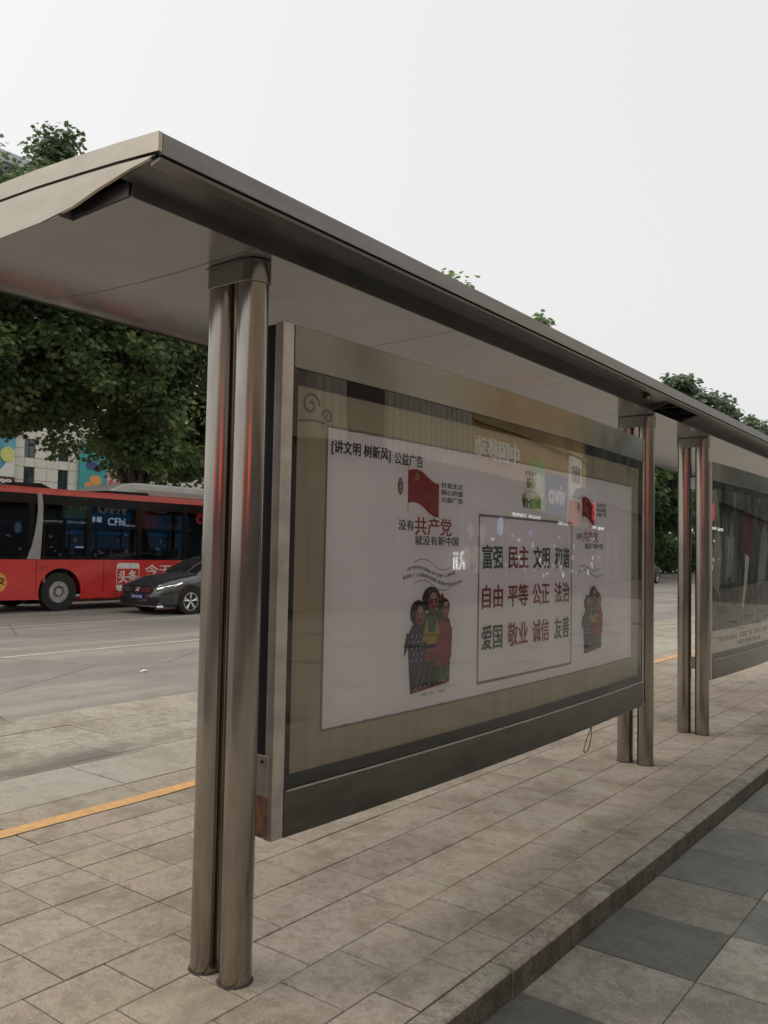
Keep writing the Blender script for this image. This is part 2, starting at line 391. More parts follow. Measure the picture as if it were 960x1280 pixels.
# ================================================================== BUS SHELTER
sh = tag(empty('bus_shelter', (0, 0, 0)), 'long brushed steel bus shelter with paired round posts and wing shaped canopy', 'bus shelter')
PD, PS = .0574, .1504
PY = (0.0, 3.992, 5.345, 9.337)
for yy in PY:
    for x in (0, -PS):
        p = MB(); p.tube((x, yy, .0), (x, yy, 2.459), PD, n=48); p.build('post', MT['steel_dirty'] , sh, smooth=True)
        p = MB(); p.tube((x, yy, .0005), (x, yy, .004), PD+.007, PD+.002, n=40); p.build('post_sealant', MT['sealant'], sh, smooth=True)
    # stadium-shaped cap
    c = MB(); rr = PD+.006
    poly = [(0+rr*math.cos(R(a)), yy+rr*math.sin(R(a))) for a in range(-90, 91, 12)]+[(-PS+rr*math.cos(R(a)), yy+rr*math.sin(R(a))) for a in range(90, 271, 12)]
    c.prism(poly, 2.455, 2.537, 2); c.build('post_cap', MT['panel_steel'], sh, smooth=True, bevel=.002)
    for zz in ((.55, 2.1) if yy > 3 else ()):
        b = MB(); b.box(-PS/2-.03, -PS/2+.03, yy-.012, yy+.012, zz, zz+.1); b.build('spacer', MT['panel_steel'], sh)
    b = MB(); b.prism([(-PS-.05, 2.537), (.02, 2.537), (.055, 2.552), (-PS-.08, 2.552)], yy-.05, yy+.05); b.build('bracket', MT['soffit_dark'], sh)
# wing canopy -------------------------------------------------
Y0, Y1 = -.657, 9.98
top = [(.284, 2.6635), (.10, 2.684), (-.09, 2.700), (-.33, 2.718), (-.57, 2.730), (-.9, 2.737), (-1.2, 2.733), (-1.45, 2.718), (-1.59, 2.704)]
bot = [(-1.59, 2.692), (-1.45, 2.645), (-1.2, 2.590), (-.9, 2.558), (-.55, 2.542), (-.30, 2.540), (-.12, 2.550), (.0, 2.572), (.16, 2.592), (.256, 2.600)]
for a, b in ((Y0+.01, 4.51), (4.514, Y1)):
    m = MB(); m.prism(top+[(x, z-.012) for x, z in reversed(top)], a, b); m.build('roof_sheet', MT['fascia'], sh, smooth=True)
    m = MB(); m.prism([(.286, 2.604), (.300, 2.604), (.300, 2.6645), (.286, 2.6645)], a, b); m.build('fascia', MT['fascia'], sh)
    m = MB(); m.prism([(.250, 2.583), (.286, 2.590), (.292, 2.598), (.250, 2.598)], a, b); m.build('drip_rail', MT['fascia'], sh)
    m = MB(); m.prism([(-1.60, 2.688), (-1.575, 2.680), (-1.575, 2.712), (-1.60, 2.712)], a, b); m.build('eave_trim', MT['panel_steel'], sh)
    m = MB(); m.prism([(-1.545, 2.664), (-1.52, 2.655), (-1.52, 2.672), (-1.545, 2.680)], a, b); m.build('eave_rail', MT['fascia'], sh)
# end plate: upper band, dark groove, lower wing plate
def low(poly, d): return [(x, z-d) for x, z in poly]
etop = [(.30, 2.6655)]+[(x, z+.002) for x, z in top[1:]]
ep = MB(); ep.prism(etop+low(list(reversed(etop)), .056), Y0-.004, Y0+.012); ep.build('end_band', MT['end_plate'], sh)
seam = [(x, z-.062) for x, z in top if x < .25]
plate = [(.272, 2.6035)]+seam[:-1]+[(-1.55, 2.646)]+bot[2:-1]+[(.250, 2.599)]
ep = MB(); ep.prism(plate, Y0-.001, Y0+.010); ep.build('end_plate', MT['end_plate'], sh)
ep = MB(); ep.prism([(.28, 2.607)]+low(top[1:-1], .054)+low(list(reversed(top[1:-1])), .066)+[(.275, 2.600)], Y0+.003, Y0+.009); ep.build('end_groove', MT['black'], sh)
# front underside of the wing and the box beam
for i, (a, b) in enumerate(((Y0+.012, 3.80), (4.45, Y1))):
    m = MB(); m.prism([(.252, 2.600), (.20, 2.594), (.15, 2.588), (.11, 2.583), (.11, 2.598), (.15, 2.603), (.20, 2.609), (.252, 2.612)], a, b)
    m.build('wing_underside', MT['soffit_dark'], sh, smooth=True)
    m = MB(); m.prism([(.104, 2.543), (.110, 2.543), (.110, 2.600), (.104, 2.600)], a+(.04 if i == 0 else 0), b+.03); m.build('beam_side', MT['soffit_dark'], sh)
m = MB(); m.prism([(.085, 2.543), (.108, 2.543), (.108, 2.566), (.085, 2.566)], 3.83, 4.45); m.build('beam_rail', MT['panel_steel'], sh)
for yy in (3.79, 4.45):
    m = MB(); m.prism([(.09, 2.548), (.11, 2.548), (.255, 2.60), (.25, 2.64), (-.2, 2.68), (-.2, 2.548)], yy, yy+.012); m.build('beam_end', MT['soffit_dark'], sh)
m = MB(); m.path([(.09, 3.80, 2.56), (.2, 3.9, 2.575), (.24, 4.0, 2.59)], .004); m.build('cable', MT['black'], sh)
m = MB(); m.prism([(.2, 3.36), (.235, 3.36), (.235, 3.41), (.2, 3.41)], 2.555, 2.60, 2); m.build('lug', MT['panel_steel'], sh)
# soffit: curved light panels with dark seams
sof = [(.104, 2.545), (-.10, 2.541), (-.30, 2.539), (-.55, 2.541), (-.80, 2.551), (-1.05, 2.571), (-1.25, 2.597), (-1.42, 2.635), (-1.55, 2.676)]
def soffit_mat():
    m, t, b = principled('soffit_aluminium'); p = pos(t)
    n = noise(t, mapped(t, p, (1, 2, 1)), 2.5, 5); n2 = noise(t, p, 26, 4, .7)
    c = mixc(t, ramp(t, n, .3, .7), (.215, .21, .20), (.27, .264, .252))
    sx = t.nodes.new('ShaderNodeSeparateXYZ'); t.links.new(p, sx.inputs[0])
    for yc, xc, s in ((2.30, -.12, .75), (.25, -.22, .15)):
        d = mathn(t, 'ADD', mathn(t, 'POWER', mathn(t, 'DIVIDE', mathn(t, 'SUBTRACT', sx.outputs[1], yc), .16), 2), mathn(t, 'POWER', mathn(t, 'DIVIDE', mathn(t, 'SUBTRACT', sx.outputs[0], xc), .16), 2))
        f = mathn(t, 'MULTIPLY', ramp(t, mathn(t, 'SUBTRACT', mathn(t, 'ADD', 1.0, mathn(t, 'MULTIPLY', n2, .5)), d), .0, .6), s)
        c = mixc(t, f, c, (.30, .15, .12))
    t.links.new(c, b.inputs['Base Color']); b.inputs['Metallic'].default_value = .35
    rr = t.nodes.new('ShaderNodeMapRange'); rr.inputs[3].default_value = .12; rr.inputs[4].default_value = .24; t.links.new(n, rr.inputs[0]); t.links.new(rr.outputs[0], b.inputs['Roughness'])
    bn = N(t, 'ShaderNodeBump', Strength=.06, Distance=.02); t.links.new(n, bn.inputs['Height']); t.links.new(bn.outputs[0], b.inputs['Normal'])
    return m
MT['soffit'] = soffit_mat()
ys = [Y0+.003, -.09, 1.21, 2.56, 3.80, 4.20, 5.4, 6.7, 8.0, 9.3, Y1]
for a, b in zip(ys, ys[1:]):
    m = MB()
    if a < -.5:
        pl = [(x, z) for x, z in sof if x < -.2]; pl = [(-.2, 2.5395)]+pl
        m.prism(pl+[(x, z+.006) for x, z in reversed(pl)], a, b-.0025)
        pl = [(.104, 2.545), (-.10, 2.541), (-.2, 2.5395)]
        m.prism(pl+[(x, z+.006) for x, z in reversed(pl)], a+.05, b-.0025)
        m.box(-.206, -.2, a+.001, a+.05, 2.5455, 2.57)
    else:
        m.prism(sof+[(x, z+.006) for x, z in reversed(sof)], a+.0025, b-.0025)
    m.build('soffit_panel', MT['soffit'], sh, smooth=True)
m = MB(); m.prism([(.09, 2.56), (-1.5, 2.69), (-1.5, 2.695), (.09, 2.60)], Y0+.05, Y1); m.build('soffit_backing', MT['black'], sh)
m = MB(); m.box(-.2, .1, Y0+.045, Y0+.049, 2.547, 2.59); m.build('notch_face', MT['soffit_dark'], sh)

# ================================================================== LIGHT BOXES
def bulge(y):       # the glazed door bows out 5 cm at its middle
    t = (y-2.0)/1.87; return .05*max(0, 1-t*t)
LBX = .02
def strips(a, b, n=18): return [a+(b-a)*i/n for i in range(n+1)]
def bowed_bar(mb, y0, y1, z0, z1, x0, x1, n=18):
    ys = strips(y0, y1, n); vs = []; fs = []
    for y in ys:
        bl = bulge(y); vs += [(x0, y, z0), (x1+bl, y, z0), (x1+bl, y, z1), (x0, y, z1)]
    for i in range(n):
        for k in range(4): fs.append((4*i+k, 4*i+(k+1) % 4, 4*i+4+(k+1) % 4, 4*i+4+k))
    fs += [(0, 1, 2, 3), (4*n+3, 4*n+2, 4*n+1, 4*n)]
    mb.add(vs, fs)
def bowed_sheet(mb, y0, y1, z0, z1, x, n=18, nz=1):
    ys = strips(y0, y1, n); vs = []; fs = []
    for y in ys:
        for k in range(nz+1): vs.append((x+bulge(y), y, z0+(z1-z0)*k/nz))
    for i in range(n):
        for k in range(nz): a = i*(nz+1)+k; fs.append((a, a+nz+1, a+nz+2, a+1))
    mb.add(vs, fs)
def light_box(y0, label, hinge=True):
    lb = tag(empty('advertising_light_box', (0, y0, .44)), label, 'light box', 'advertising light boxes hung between the shelter posts')
    O = (0, 0, -.44)
    def part(mb, name, mat, **kw): return mb.build(name, mat, lb, loc=O, **kw)
    b = MB(); b.box(-.10, -.005, .135, 3.865, .45, 2.347); part(b, 'cabinet', MT['black'])
    b = MB(); bowed_bar(b, .192, 3.868, 2.19, 2.352, -.01, LBX+.01); part(b, 'top_rail', MT['panel_steel'], bevel=.002)
    b = MB(); bowed_bar(b, .192, 3.868, .445, .618, -.01, LBX+.01); part(b, 'bottom_rail', MT['rail_steel'], bevel=.002)
    b = MB(); bowed_bar(b, .20, 3.85, .612, .6175, LBX+.0102, LBX+.016); part(b, 'bottom_lip', MT['plate'])
    for a, c in ((.130, .190), (3.850, 3.872)):
        b = MB(); b.box(-.01, LBX+.0105, a, c, .445, 2.352); part(b, 'side_stile', MT['plate'], bevel=.002)
    b = MB()
    for (a, c, d, e) in ((.190, 3.85, 2.13, 2.19), (.190, 3.85, .618, .665)): bowed_bar(b, a, c, d, e, -.002, LBX-.004)
    b.box(-.002, LBX-.004, .190, .232, .665, 2.13); b.box(-.002, LBX-.004, 3.808, 3.85, .665, 2.13)
    part(b, 'black_border', MT['black'])
    b = MB(); bowed_sheet(b, .190, 3.85, .618, 2.19, LBX+.003, 40, 1); part(b, 'glass', MT['glass'], smooth=True)
    if hinge:
        b = MB(); b.box(-.062, .008, .126, .1345, .60, .748); part(b, 'hinge_plate', MT['plate'], bevel=.002)
        b = MB(); b.box(-.062, .008, .1255, .1345, .452, .598); part(b, 'rusty_plate', MT['rust'], bevel=.002)
        b = MB(); b.tube((-.02, .122, .725), (-.02, .128, .725), .006, n=8); part(b, 'screw', MT['black'])
    return lb, part
lb1, part1 = light_box(0, 'near advertising light box with white slogan poster showing a red flag')
# the hanging wire loop under the first box
wl = MB(); pts = [(0.0, 3.02, .45), (.01, 3.0, .41), (.012, 2.93, .35), (.012, 2.89, .30), (.012, 2.90, .275), (.012, 2.94, .275), (.012, 2.98, .31), (.01, 3.01, .37), (0, 3.03, .42), (-.01, 3.03, .445)]
wl.path(pts, .0028, 5); wl.path([(0, 3.05, .44), (-.03, 3.15, .40), (-.05, 3.3, .42)], .0028, 5); part1(wl, 'wire_loop', MT['black'])

def print_mat(name, col, var=.05, rough=.6): return M(name, col, rough, 0, var, 3)
PM = dict(white=M('print_white', (.80, .755, .765), .6, 0, .03, 3, emit=(1, .96, .98), es=.05), olive=None, line=print_mat('print_line_grey', (.30, .28, .25)),  # white: faint emission added to lift the unlit sheet
          red=print_mat('print_red', (.42, .03, .035)), dred=print_mat('print_dark_red', (.30, .03, .035)), green=print_mat('print_green', (.035, .11, .07)),
          dark=print_mat('print_dark', (.035, .035, .04)), gold=print_mat('print_gold', (.75, .5, .08)), yel=print_mat('print_yellow', (.62, .52, .12)),
          blue=print_mat('print_blue', (.04, .06, .16)), skin=print_mat('print_skin', (.42, .13, .10)), cheek=print_mat('print_pale', (.62, .50, .45)), pink=print_mat('print_magenta', (.45, .05, .13)),
          cream=M('print_cream', (.62, .56, .46), .6, 0, .05, 3, emit=(1, .9, .75), es=.06), pgreen=print_mat('print_sea_green', (.05, .20, .12)), swirl=print_mat('print_swirl', (.20, .17, .12)))  # cream also carries a small added glow
def olive_mat():
    m, t, b = principled('print_olive_paper'); p = pos(t)
    n = noise(t, mapped(t, p, (1, 6, .5)), 2.2, 4); n2 = noise(t, p, 6, 4)
    c = mixc(t, ramp(t, n, .3, .7), (.40, .36, .24), (.50, .455, .33)); c = mixc(t, mathn(t, 'MULTIPLY', n2, .3), c, (.34, .31, .21))
    t.links.new(c, b.inputs['Base Color']); b.inputs['Roughness'].default_value = .6; b.inputs['Emission Color'].default_value = (1, .9, .66, 1); b.inputs['Emission Strength'].default_value = .02; return m  # slight glow added, though the box is not switched on
PM['olive'] = olive_mat()
def puton(layer):
    x = LBX-.0145+.0008*layer
    return lambda u, v, w=0: (x+bulge(u)+w, u, v)
def sub(parent, mb, name, mat): return mb.build(name, mat, parent)
ps = MB(); bowed_sheet(ps, .21, 3.83, .64, 2.16, LBX-.0145, 30); poster = part1(ps, 'poster', PM['olive'])
def frame_lines(mb, y0, y1, z0, z1, w, put):
    n = 24
    for (za, zb) in ((z0, z0+w), (z1-w, z1)):
        for a, b in zip(strips(y0, y1, n), strips(y0, y1, n)[1:]): flat_poly(mb, [(a, za), (b, za), (b, zb), (a, zb)], put)
    for (ya, yb) in ((y0, y0+w), (y1-w, y1)): flat_poly(mb, [(ya, z0), (yb, z0), (yb, z1), (ya, z1)], put)
ps = MB(); bowed_sheet(ps, .405, 3.66, .805, 1.99, LBX-.0145+.0008, 30); sub(poster, ps, 'white_field', PM['white'])
ps = MB(); frame_lines(ps, .395, 3.67, .795, 2.0, .012, puton(1)); sub(poster, ps, 'border_line', PM['line'])
ps = MB(); frame_lines(ps, 1.515, 2.61, .855, 1.70, .014, puton(2)); sub(poster, ps, 'slogan_frame', PM['line'])
# cloud curls in the corner
def curl(cx, cz, r, s=1):
    ps = MB()
    pts = [(cx+s*r*(1-i/34)*math.cos(i*.30), cz+r*(1-i/34)*math.sin(i*.30)) for i in range(30)]
    for (a, b) in zip(pts, pts[1:]):
        d = Vector((b[0]-a[0], b[1]-a[1])); n = Vector((-d.y, d.x)).normalized()*.006
        flat_poly(ps, [(a[0]-n.x, a[1]-n.y), (b[0]-n.x, b[1]-n.y), (b[0]+n.x, b[1]+n.y), (a[0]+n.x, a[1]+n.y)], puton(1))
    sub(poster, ps, 'cloud_curl', PM['swirl'])
curl(.305, 2.065, .05); curl(.40, 2.03, .03, -1); curl(3.72, 2.07, .045, -1); curl(3.6, 2.09, .03)
ps = MB()
for a, b in (((.24, 2.0), (.33, 2.012)), ((.33, 2.012), (.39, 2.005))): flat_poly(ps, [a, b, (b[0], b[1]-.008), (a[0], a[1]-.008)], puton(1))
sub(poster, ps, 'cloud_line', PM['swirl'])
def T(body, u0, u1, v0, v1, mat, name='lettering', bold=.012, layer=2, curve=None):
    m = MB(); fit_text(m, body, u0, u1, v0, v1, puton(layer), bold, 0, curve); return sub(poster, m, name, PM[mat])
T('[讲文明 树新风]', .425, .80, 1.885, 1.948, 'dark', bold=.03); T('公益广告', .825, 1.035, 1.883, 1.938, 'dark', bold=.02)
def flag(y0, z0, s, mat='red'):
    m = MB(); L = .235*s; H = .15*s; n = 12
    topz = lambda t: z0+H+.018*s*math.sin(t*5.2)+(-.028*s*t); botz = lambda t: z0+.018*s*math.sin(t*5.0+.3)-.035*s*t
    for i in range(n):
        a, b = i/n, (i+1)/n; flat_poly(m, [(y0+L*a, botz(a)), (y0+L*b, botz(b)), (y0+L*b, topz(b)), (y0+L*a, topz(a))], puton(2))
    flat_poly(m, [(y0-.004, z0-.03*s), (y0, z0-.03*s), (y0, z0+H+.015*s), (y0-.004, z0+H+.015*s)], puton(2))
    sub(poster, m, 'flag_print', PM[mat])
    m = MB(); fit_text(m, '☭', y0+.03*s, y0+.075*s, z0+.10*s, z0+.15*s, puton(4), .015)
    if m.v: sub(poster, m, 'flag_emblem', PM['gold'])
flag(.93, 1.715, 1.0)
def seal(y, z, s):
    m = MB(); flat_poly(m, ell(y, z, .017*s, .033*s), puton(2)); sub(poster, m, 'seal', PM['dred'])
    m = MB()
    for i, c in enumerate('中国梦'): fit_text(m, c, y-.009*s, y+.009*s, z+(.011-.018*i)*s, z+(.026-.018*i)*s, puton(4), .0)
    sub(poster, m, 'seal_lettering', PM['cream'])
seal(.872, 1.79, 1.15)
for i, row in enumerate(('社会主义', '核心价值', '公益广告')):
    T(row, 1.182, 1.368, 1.806-.034*i, 1.832-.034*i, 'dark', bold=.03)
T('没有', .862, .975, 1.598, 1.645, 'dark', bold=.02); T('共产党', .98, 1.275, 1.580, 1.662, 'red', bold=.02)
T('就没有新中国', .985, 1.335, 1.535, 1.578, 'dark', bold=.02)
wav = lambda a, ph=0: (lambda t: a*math.sin(t*2*math.pi+ph)-a*.9*t)
T('共产党辛劳为民族 共产党他一心救中国', .93, 1.31, 1.412, 1.430, 'dark', bold=.01, curve=wav(.016, .2))
T('他指给了人民解放的道路 他领导中国走向光明', .90, 1.37, 1.378, 1.396, 'dark', bold=.01, curve=wav(.02, .0))
for v in (1.455, 1.36):
    m = MB(); n = 14
    for i in range(n):
        a, b = i/n, (i+1)/n; f = lambda t: v+.02*math.sin(t*6.28)-.02*t; ua, ub = .98+.3*a, .98+.3*b
        flat_poly(m, [(ua, f(a)), (ub, f(b)), (ub, f(b)+.004), (ua, f(a)+.004)], puton(1))
    sub(poster, m, 'wave_line', PM['line'])
# value slogans
vals = [['富强', '民主', '文明', '和谐'], ['自由', '平等', '公正', '法治'], ['爱国', '敬业', '诚信', '友善']]
cols = [['green', 'dred', 'dark', 'green'], ['dred', 'dred', 'dred', 'dred'], ['green', 'dred', 'dred', 'green']]
for r_, (z0, z1) in enumerate(((1.425, 1.548), (1.225, 1.345), (1.018, 1.142))):
    for c_, (u0, u1) in enumerate(((1.555, 1.765), (1.815, 2.045), (2.095, 2.305), (2.37, 2.575))):
        T(vals[r_][c_], u0, u1, z0, z1, cols[r_][c_], bold=.03)
# title roundel of the slogan field
m = MB(); flat_poly(m, ell(2.07, 1.80, .115, .052), puton(1)); sub(poster, m, 'roundel', PM['yel'])
T('核心', 2.01, 2.11, 1.865, 1.925, 'dred', bold=.02); T('社会主义', 1.99, 2.13, 1.935, 1.962, 'dred', bold=.02)
T('价值观', 1.965, 2.185, 1.755, 1.81, 'green', bold=.03, layer=3)
# three figurines, left large and right small
def trio(y, z, sx, sz):
    U = lambda p: (y+p[0]*sx, z+p[1]*sz)
    def shape(pts, mat, name, lay): mm = MB(); flat_poly(mm, [U(p) for p in pts], puton(lay)); sub(poster, mm, name, PM[mat])
    shape([(0.10, 0.0), (.95, .05), (.97, .40), (1.0, .55), (.95, .68), (.8, .8), (.55, .8), (.3, .75), (.12, .66), (.02, .55), (.05, .4)], 'dark', 'figure_group', 2)
    shape([(.08, .28), (.36, .28), (.38, .62), (.25, .68), (.06, .58), (.03, .46)], 'blue', 'left_dress', 3)
    shape([(.62, .22), (.94, .24), (1.0, .5), (.93, .66), (.72, .70), (.62, .5)], 'pink', 'right_dress', 3)
    shape([(.66, .07), (.93, .1), (.93, .23), (.66, .22)], 'pgreen', 'skirt', 3)
    shape([(.34, .52), (.45, .46), (.62, .46), (.72, .56), (.66, .72), (.60, .58), (.46, .58), (.42, .74)], 'yel', 'shawl', 4)
    shape([(.46, .58), (.60, .58), (.65, .74), (.42, .74)], 'pgreen', 'blouse', 4)
    for cx, cz, r1_, r2_ in ((.26, .78, .17, .13), (.54, .91, .2, .13), (.82, .82, .14, .10)):
        shape(ell(cx-.02, cz, r1_, r2_), 'dark', 'hair', 3)
        shape(ell(cx+.02, cz-.03, r1_*.58, r2_*.72), 'skin', 'face', 5)
        shape(ell(cx+.015, cz+.035, r1_*.36, r2_*.26, 10), 'cheek', 'forehead', 6)
        shape([(cx+.01, cz-.02), (cx+.03, cz-.02), (cx+.035, cz-.05), (cx+.005, cz-.05)], 'cheek', 'nose', 7)
        shape(ell(cx+.02, cz-.075, r1_*.22, r2_*.10, 8), 'dred', 'mouth', 6)
        for k in (-1, 1): shape(ell(cx+.02+k*r1_*.24, cz-.01, r1_*.10, r2_*.08, 8), 'dark', 'eye', 6)
    shape([(.40, .30), (.62, .30), (.66, .36), (.60, .42), (.44, .42), (.38, .36)], 'skin', 'folded_hands', 5); shape([(.44, .36), (.62, .36), (.62, .38), (.44, .38)], 'dred', 'finger_shadow', 6)
    for a_, b_ in ((.20, .30), (.30, .42), (.47, .52), (.60, .62), (.76, .72), (.86, .86)): shape([(a_, .04), (a_+.02, .04), (b_+.012, .27), (b_, .27)], 'line', 'skirt_fold', 4)
    shape([(.06, .58), (.02, .42), (-.03, .36), (-.03, .48), (.02, .60)], 'dark', 'braid', 2); shape([(.68, .92), (.76, .97), (.80, .92), (.74, .90)], 'dred', 'bow', 5); shape([(.94, .62), (1.0, .60), (.98, .30), (.92, .26)], 'dred', 'sleeve', 4)
    shape([(.12, .0), (.94, .05), (.94, .075), (.12, .03)], 'dred', 'hem', 5)
    for i in range(7): shape(ell(.20+.1*i, .045+.006*i, .022, .010, 6), 'cheek', 'hem_flower', 6)
    for i in range(5):
        for j in range(3): shape(ell(.12+.09*j+.03*(i % 2), .32+.06*i, .012, .009, 6), 'cream', 'dot', 5)
trio(.93, .875, .36, .455); T('泥人 张', 1.04, 1.24, .855, .868, 'dark', bold=.0)
trio(2.77, .90, .33, .395)
flag(2.76, 1.735, .82, 'red'); seal(2.70, 1.80, .9)
for i, row in enumerate(('社会主义', '核心价值', '公益广告')): T(row, 2.99, 3.15, 1.815-.03*i, 1.838-.03*i, 'dark', bold=.03)
T('没有', 2.67, 2.76, 1.600, 1.638, 'dark'); T('共产党', 2.765, 3.02, 1.588, 1.655, 'red', bold=.02); T('就没有新中国', 2.80, 3.10, 1.545, 1.58, 'dark', bold=.02)
T('共产党辛劳为民族 共产党他一心救中国', 2.72, 3.04, 1.422, 1.437, 'dark', bold=.0, curve=wav(.014, .2))
T('他指给了人民解放的道路 他领导中国走向光明', 2.70, 3.10, 1.392, 1.407, 'dark', bold=.0, curve=wav(.018, .0))

lb2, part2 = light_box(5.345, 'far advertising light box with dark green poster of a dancing figure', hinge=False)
def scene_mat():
    m, t, b = principled('print_dark_green_scene'); p = pos(t)
    n = noise(t, mapped(t, p, (1, 2.2, .9)), 2.3, 5, .6); n2 = noise(t, mapped(t, p, (1, 5, 1.2)), 2.2, 4)
    c = mixc(t, ramp(t, n, .35, .65), (.012, .03, .028), (.14, .20, .17)); c = mixc(t, mathn(t, 'MULTIPLY', ramp(t, n2, .5, .7), .8), c, (.55, .56, .5))
    t.links.new(c, b.inputs['Base Color']); b.inputs['Roughness'].default_value = .6; return m
m = MB(); bowed_sheet(m, .21, 3.83, .64, 2.16, LBX-.0145, 30); poster2 = part2(m, 'poster', scene_mat())
m = MB(); bowed_sheet(m, .21, 3.83, .64, .86, LBX-.0137, 30); sub(poster2, m, 'caption_strip', PM['cream'])
def T2(body, u0, u1, v0, v1, mat, bold=.02):
    mm = MB(); fit_text(mm, body, u0, u1, v0, v1, puton(2), bold); sub(poster2, mm, 'lettering', PM[mat])
T2('讲文明 树新风', .42, .95, .75, .80, 'swirl'); T2('公益广告', 1.02, 1.45, .755, .81, 'dark'); T2('中国梦 我的梦 美丽中国', .95, 1.75, .69, .735, 'dark'); T2('友善待人 诚实守信', 1.5, 2.2, .76, .81, 'dark')
def sh2(pts, mat, name, lay=2): mm = MB(); flat_poly(mm, pts, puton(lay)); sub(poster2, mm, name, PM[mat] if isinstance(mat, str) else mat)
sh2([(1.20, 1.55), (1.40, 1.50), (1.48, 1.75), (1.42, 1.92), (1.30, 1.98), (1.18, 1.9), (1.12, 1.72)], 'dred', 'dancer_dress')
sh2([(1.22, 1.55), (1.36, 1.52), (1.26, 1.25), (1.14, 1.02), (1.10, 1.04), (1.18, 1.3)], 'cream', 'dancer_leg')
sh2(ell(1.32, 2.02, .05, .05), 'dark', 'dancer_hair'); sh2([(1.42, 1.85), (1.62, 1.98), (1.64, 1.96), (1.46, 1.78)], 'skin', 'dancer_arm')
palep = print_mat('print_mist_white', (.66, .68, .64), .3)
sh2([(.26, 1.25), (.42, 1.18), (.50, 1.5), (.44, 1.9), (.36, 2.12), (.25, 2.1), (.30, 1.7)], palep, 'mist_shape', 1)
sh2([(.62, 1.3), (.78, 1.36), (.86, 1.72), (.80, 1.95), (.70, 1.7), (.66, 1.5)], palep, 'mist_shape', 1)
sh2([(1.62, 1.2), (1.95, 1.3), (2.1, 1.62), (1.98, 1.9), (1.80, 1.75), (1.72, 1.45)], palep, 'mist_shape', 1)
sh2([(2.3, 1.25), (2.6, 1.2), (2.7, 1.6), (2.5, 1.75), (2.36, 1.5)], palep, 'mist_shape', 1)
sh2([(1.5, 1.02), (1.56, 1.5), (1.6, 1.5), (1.62, 1.02)], 'dark', 'reed_print', 2)
sh2([(.24, .86), (.9, 1.02), (1.8, 1.08), (2.8, .98), (3.8, 1.08), (3.8, .86)], 'pgreen', 'hill_print', 1)

# ================================================================== TREES
def leafmat(name, c0, c1):
    m, t, b = principled(name); oi = pos(t)
    n = noise(t, oi, 1.3, 3); at = N(t, 'ShaderNodeAttribute', attribute_name='shade')
    c = mixc(t, at.outputs['Fac'], c0, c1); c = mixc(t, mathn(t, 'MULTIPLY', ramp(t, n, .4, .7), .4), c, tuple(x*.8 for x in c0))
    t.links.new(c, b.inputs['Base Color']); b.inputs['Roughness'].default_value = .5
    tl = N(t, 'ShaderNodeBsdfTranslucent'); t.links.new(c, tl.inputs[0]); ms = N(t, 'ShaderNodeMixShader'); ms.inputs[0].default_value = .45
    o = t.nodes['Material Output']; t.links.new(b.outputs[0], ms.inputs[1]); t.links.new(tl.outputs[0], ms.inputs[2]); t.links.new(ms.outputs[0], o.inputs[0])
    return m
LEAF = leafmat('plane_leaf', (.062, .105, .045), (.26, .36, .14)); LEAFB = leafmat('plane_leaf_hazed', (.11, .16, .10), (.30, .38, .24))  # second one is for far crowns, paled with haze mixed into the colour
def bark():
    m, t, b = principled('plane_bark'); p = pos(t)
    n = ramp(t, noise(t, p, 7, 5, .6), .4, .6); c = mixc(t, n, (.045, .038, .03), (.16, .14, .11)); t.links.new(c, b.inputs['Base Color']); b.inputs['Roughness'].default_value = .9
    return m
BARK = bark()
LEAFPTS = [(0, -.5), (.22, -.3), (.52, -.28), (.34, .02), (.44, .3), (.16, .26), (0, .58), (-.16, .26), (-.44, .3), (-.34, .02), (-.52, -.28), (-.22, -.3)]
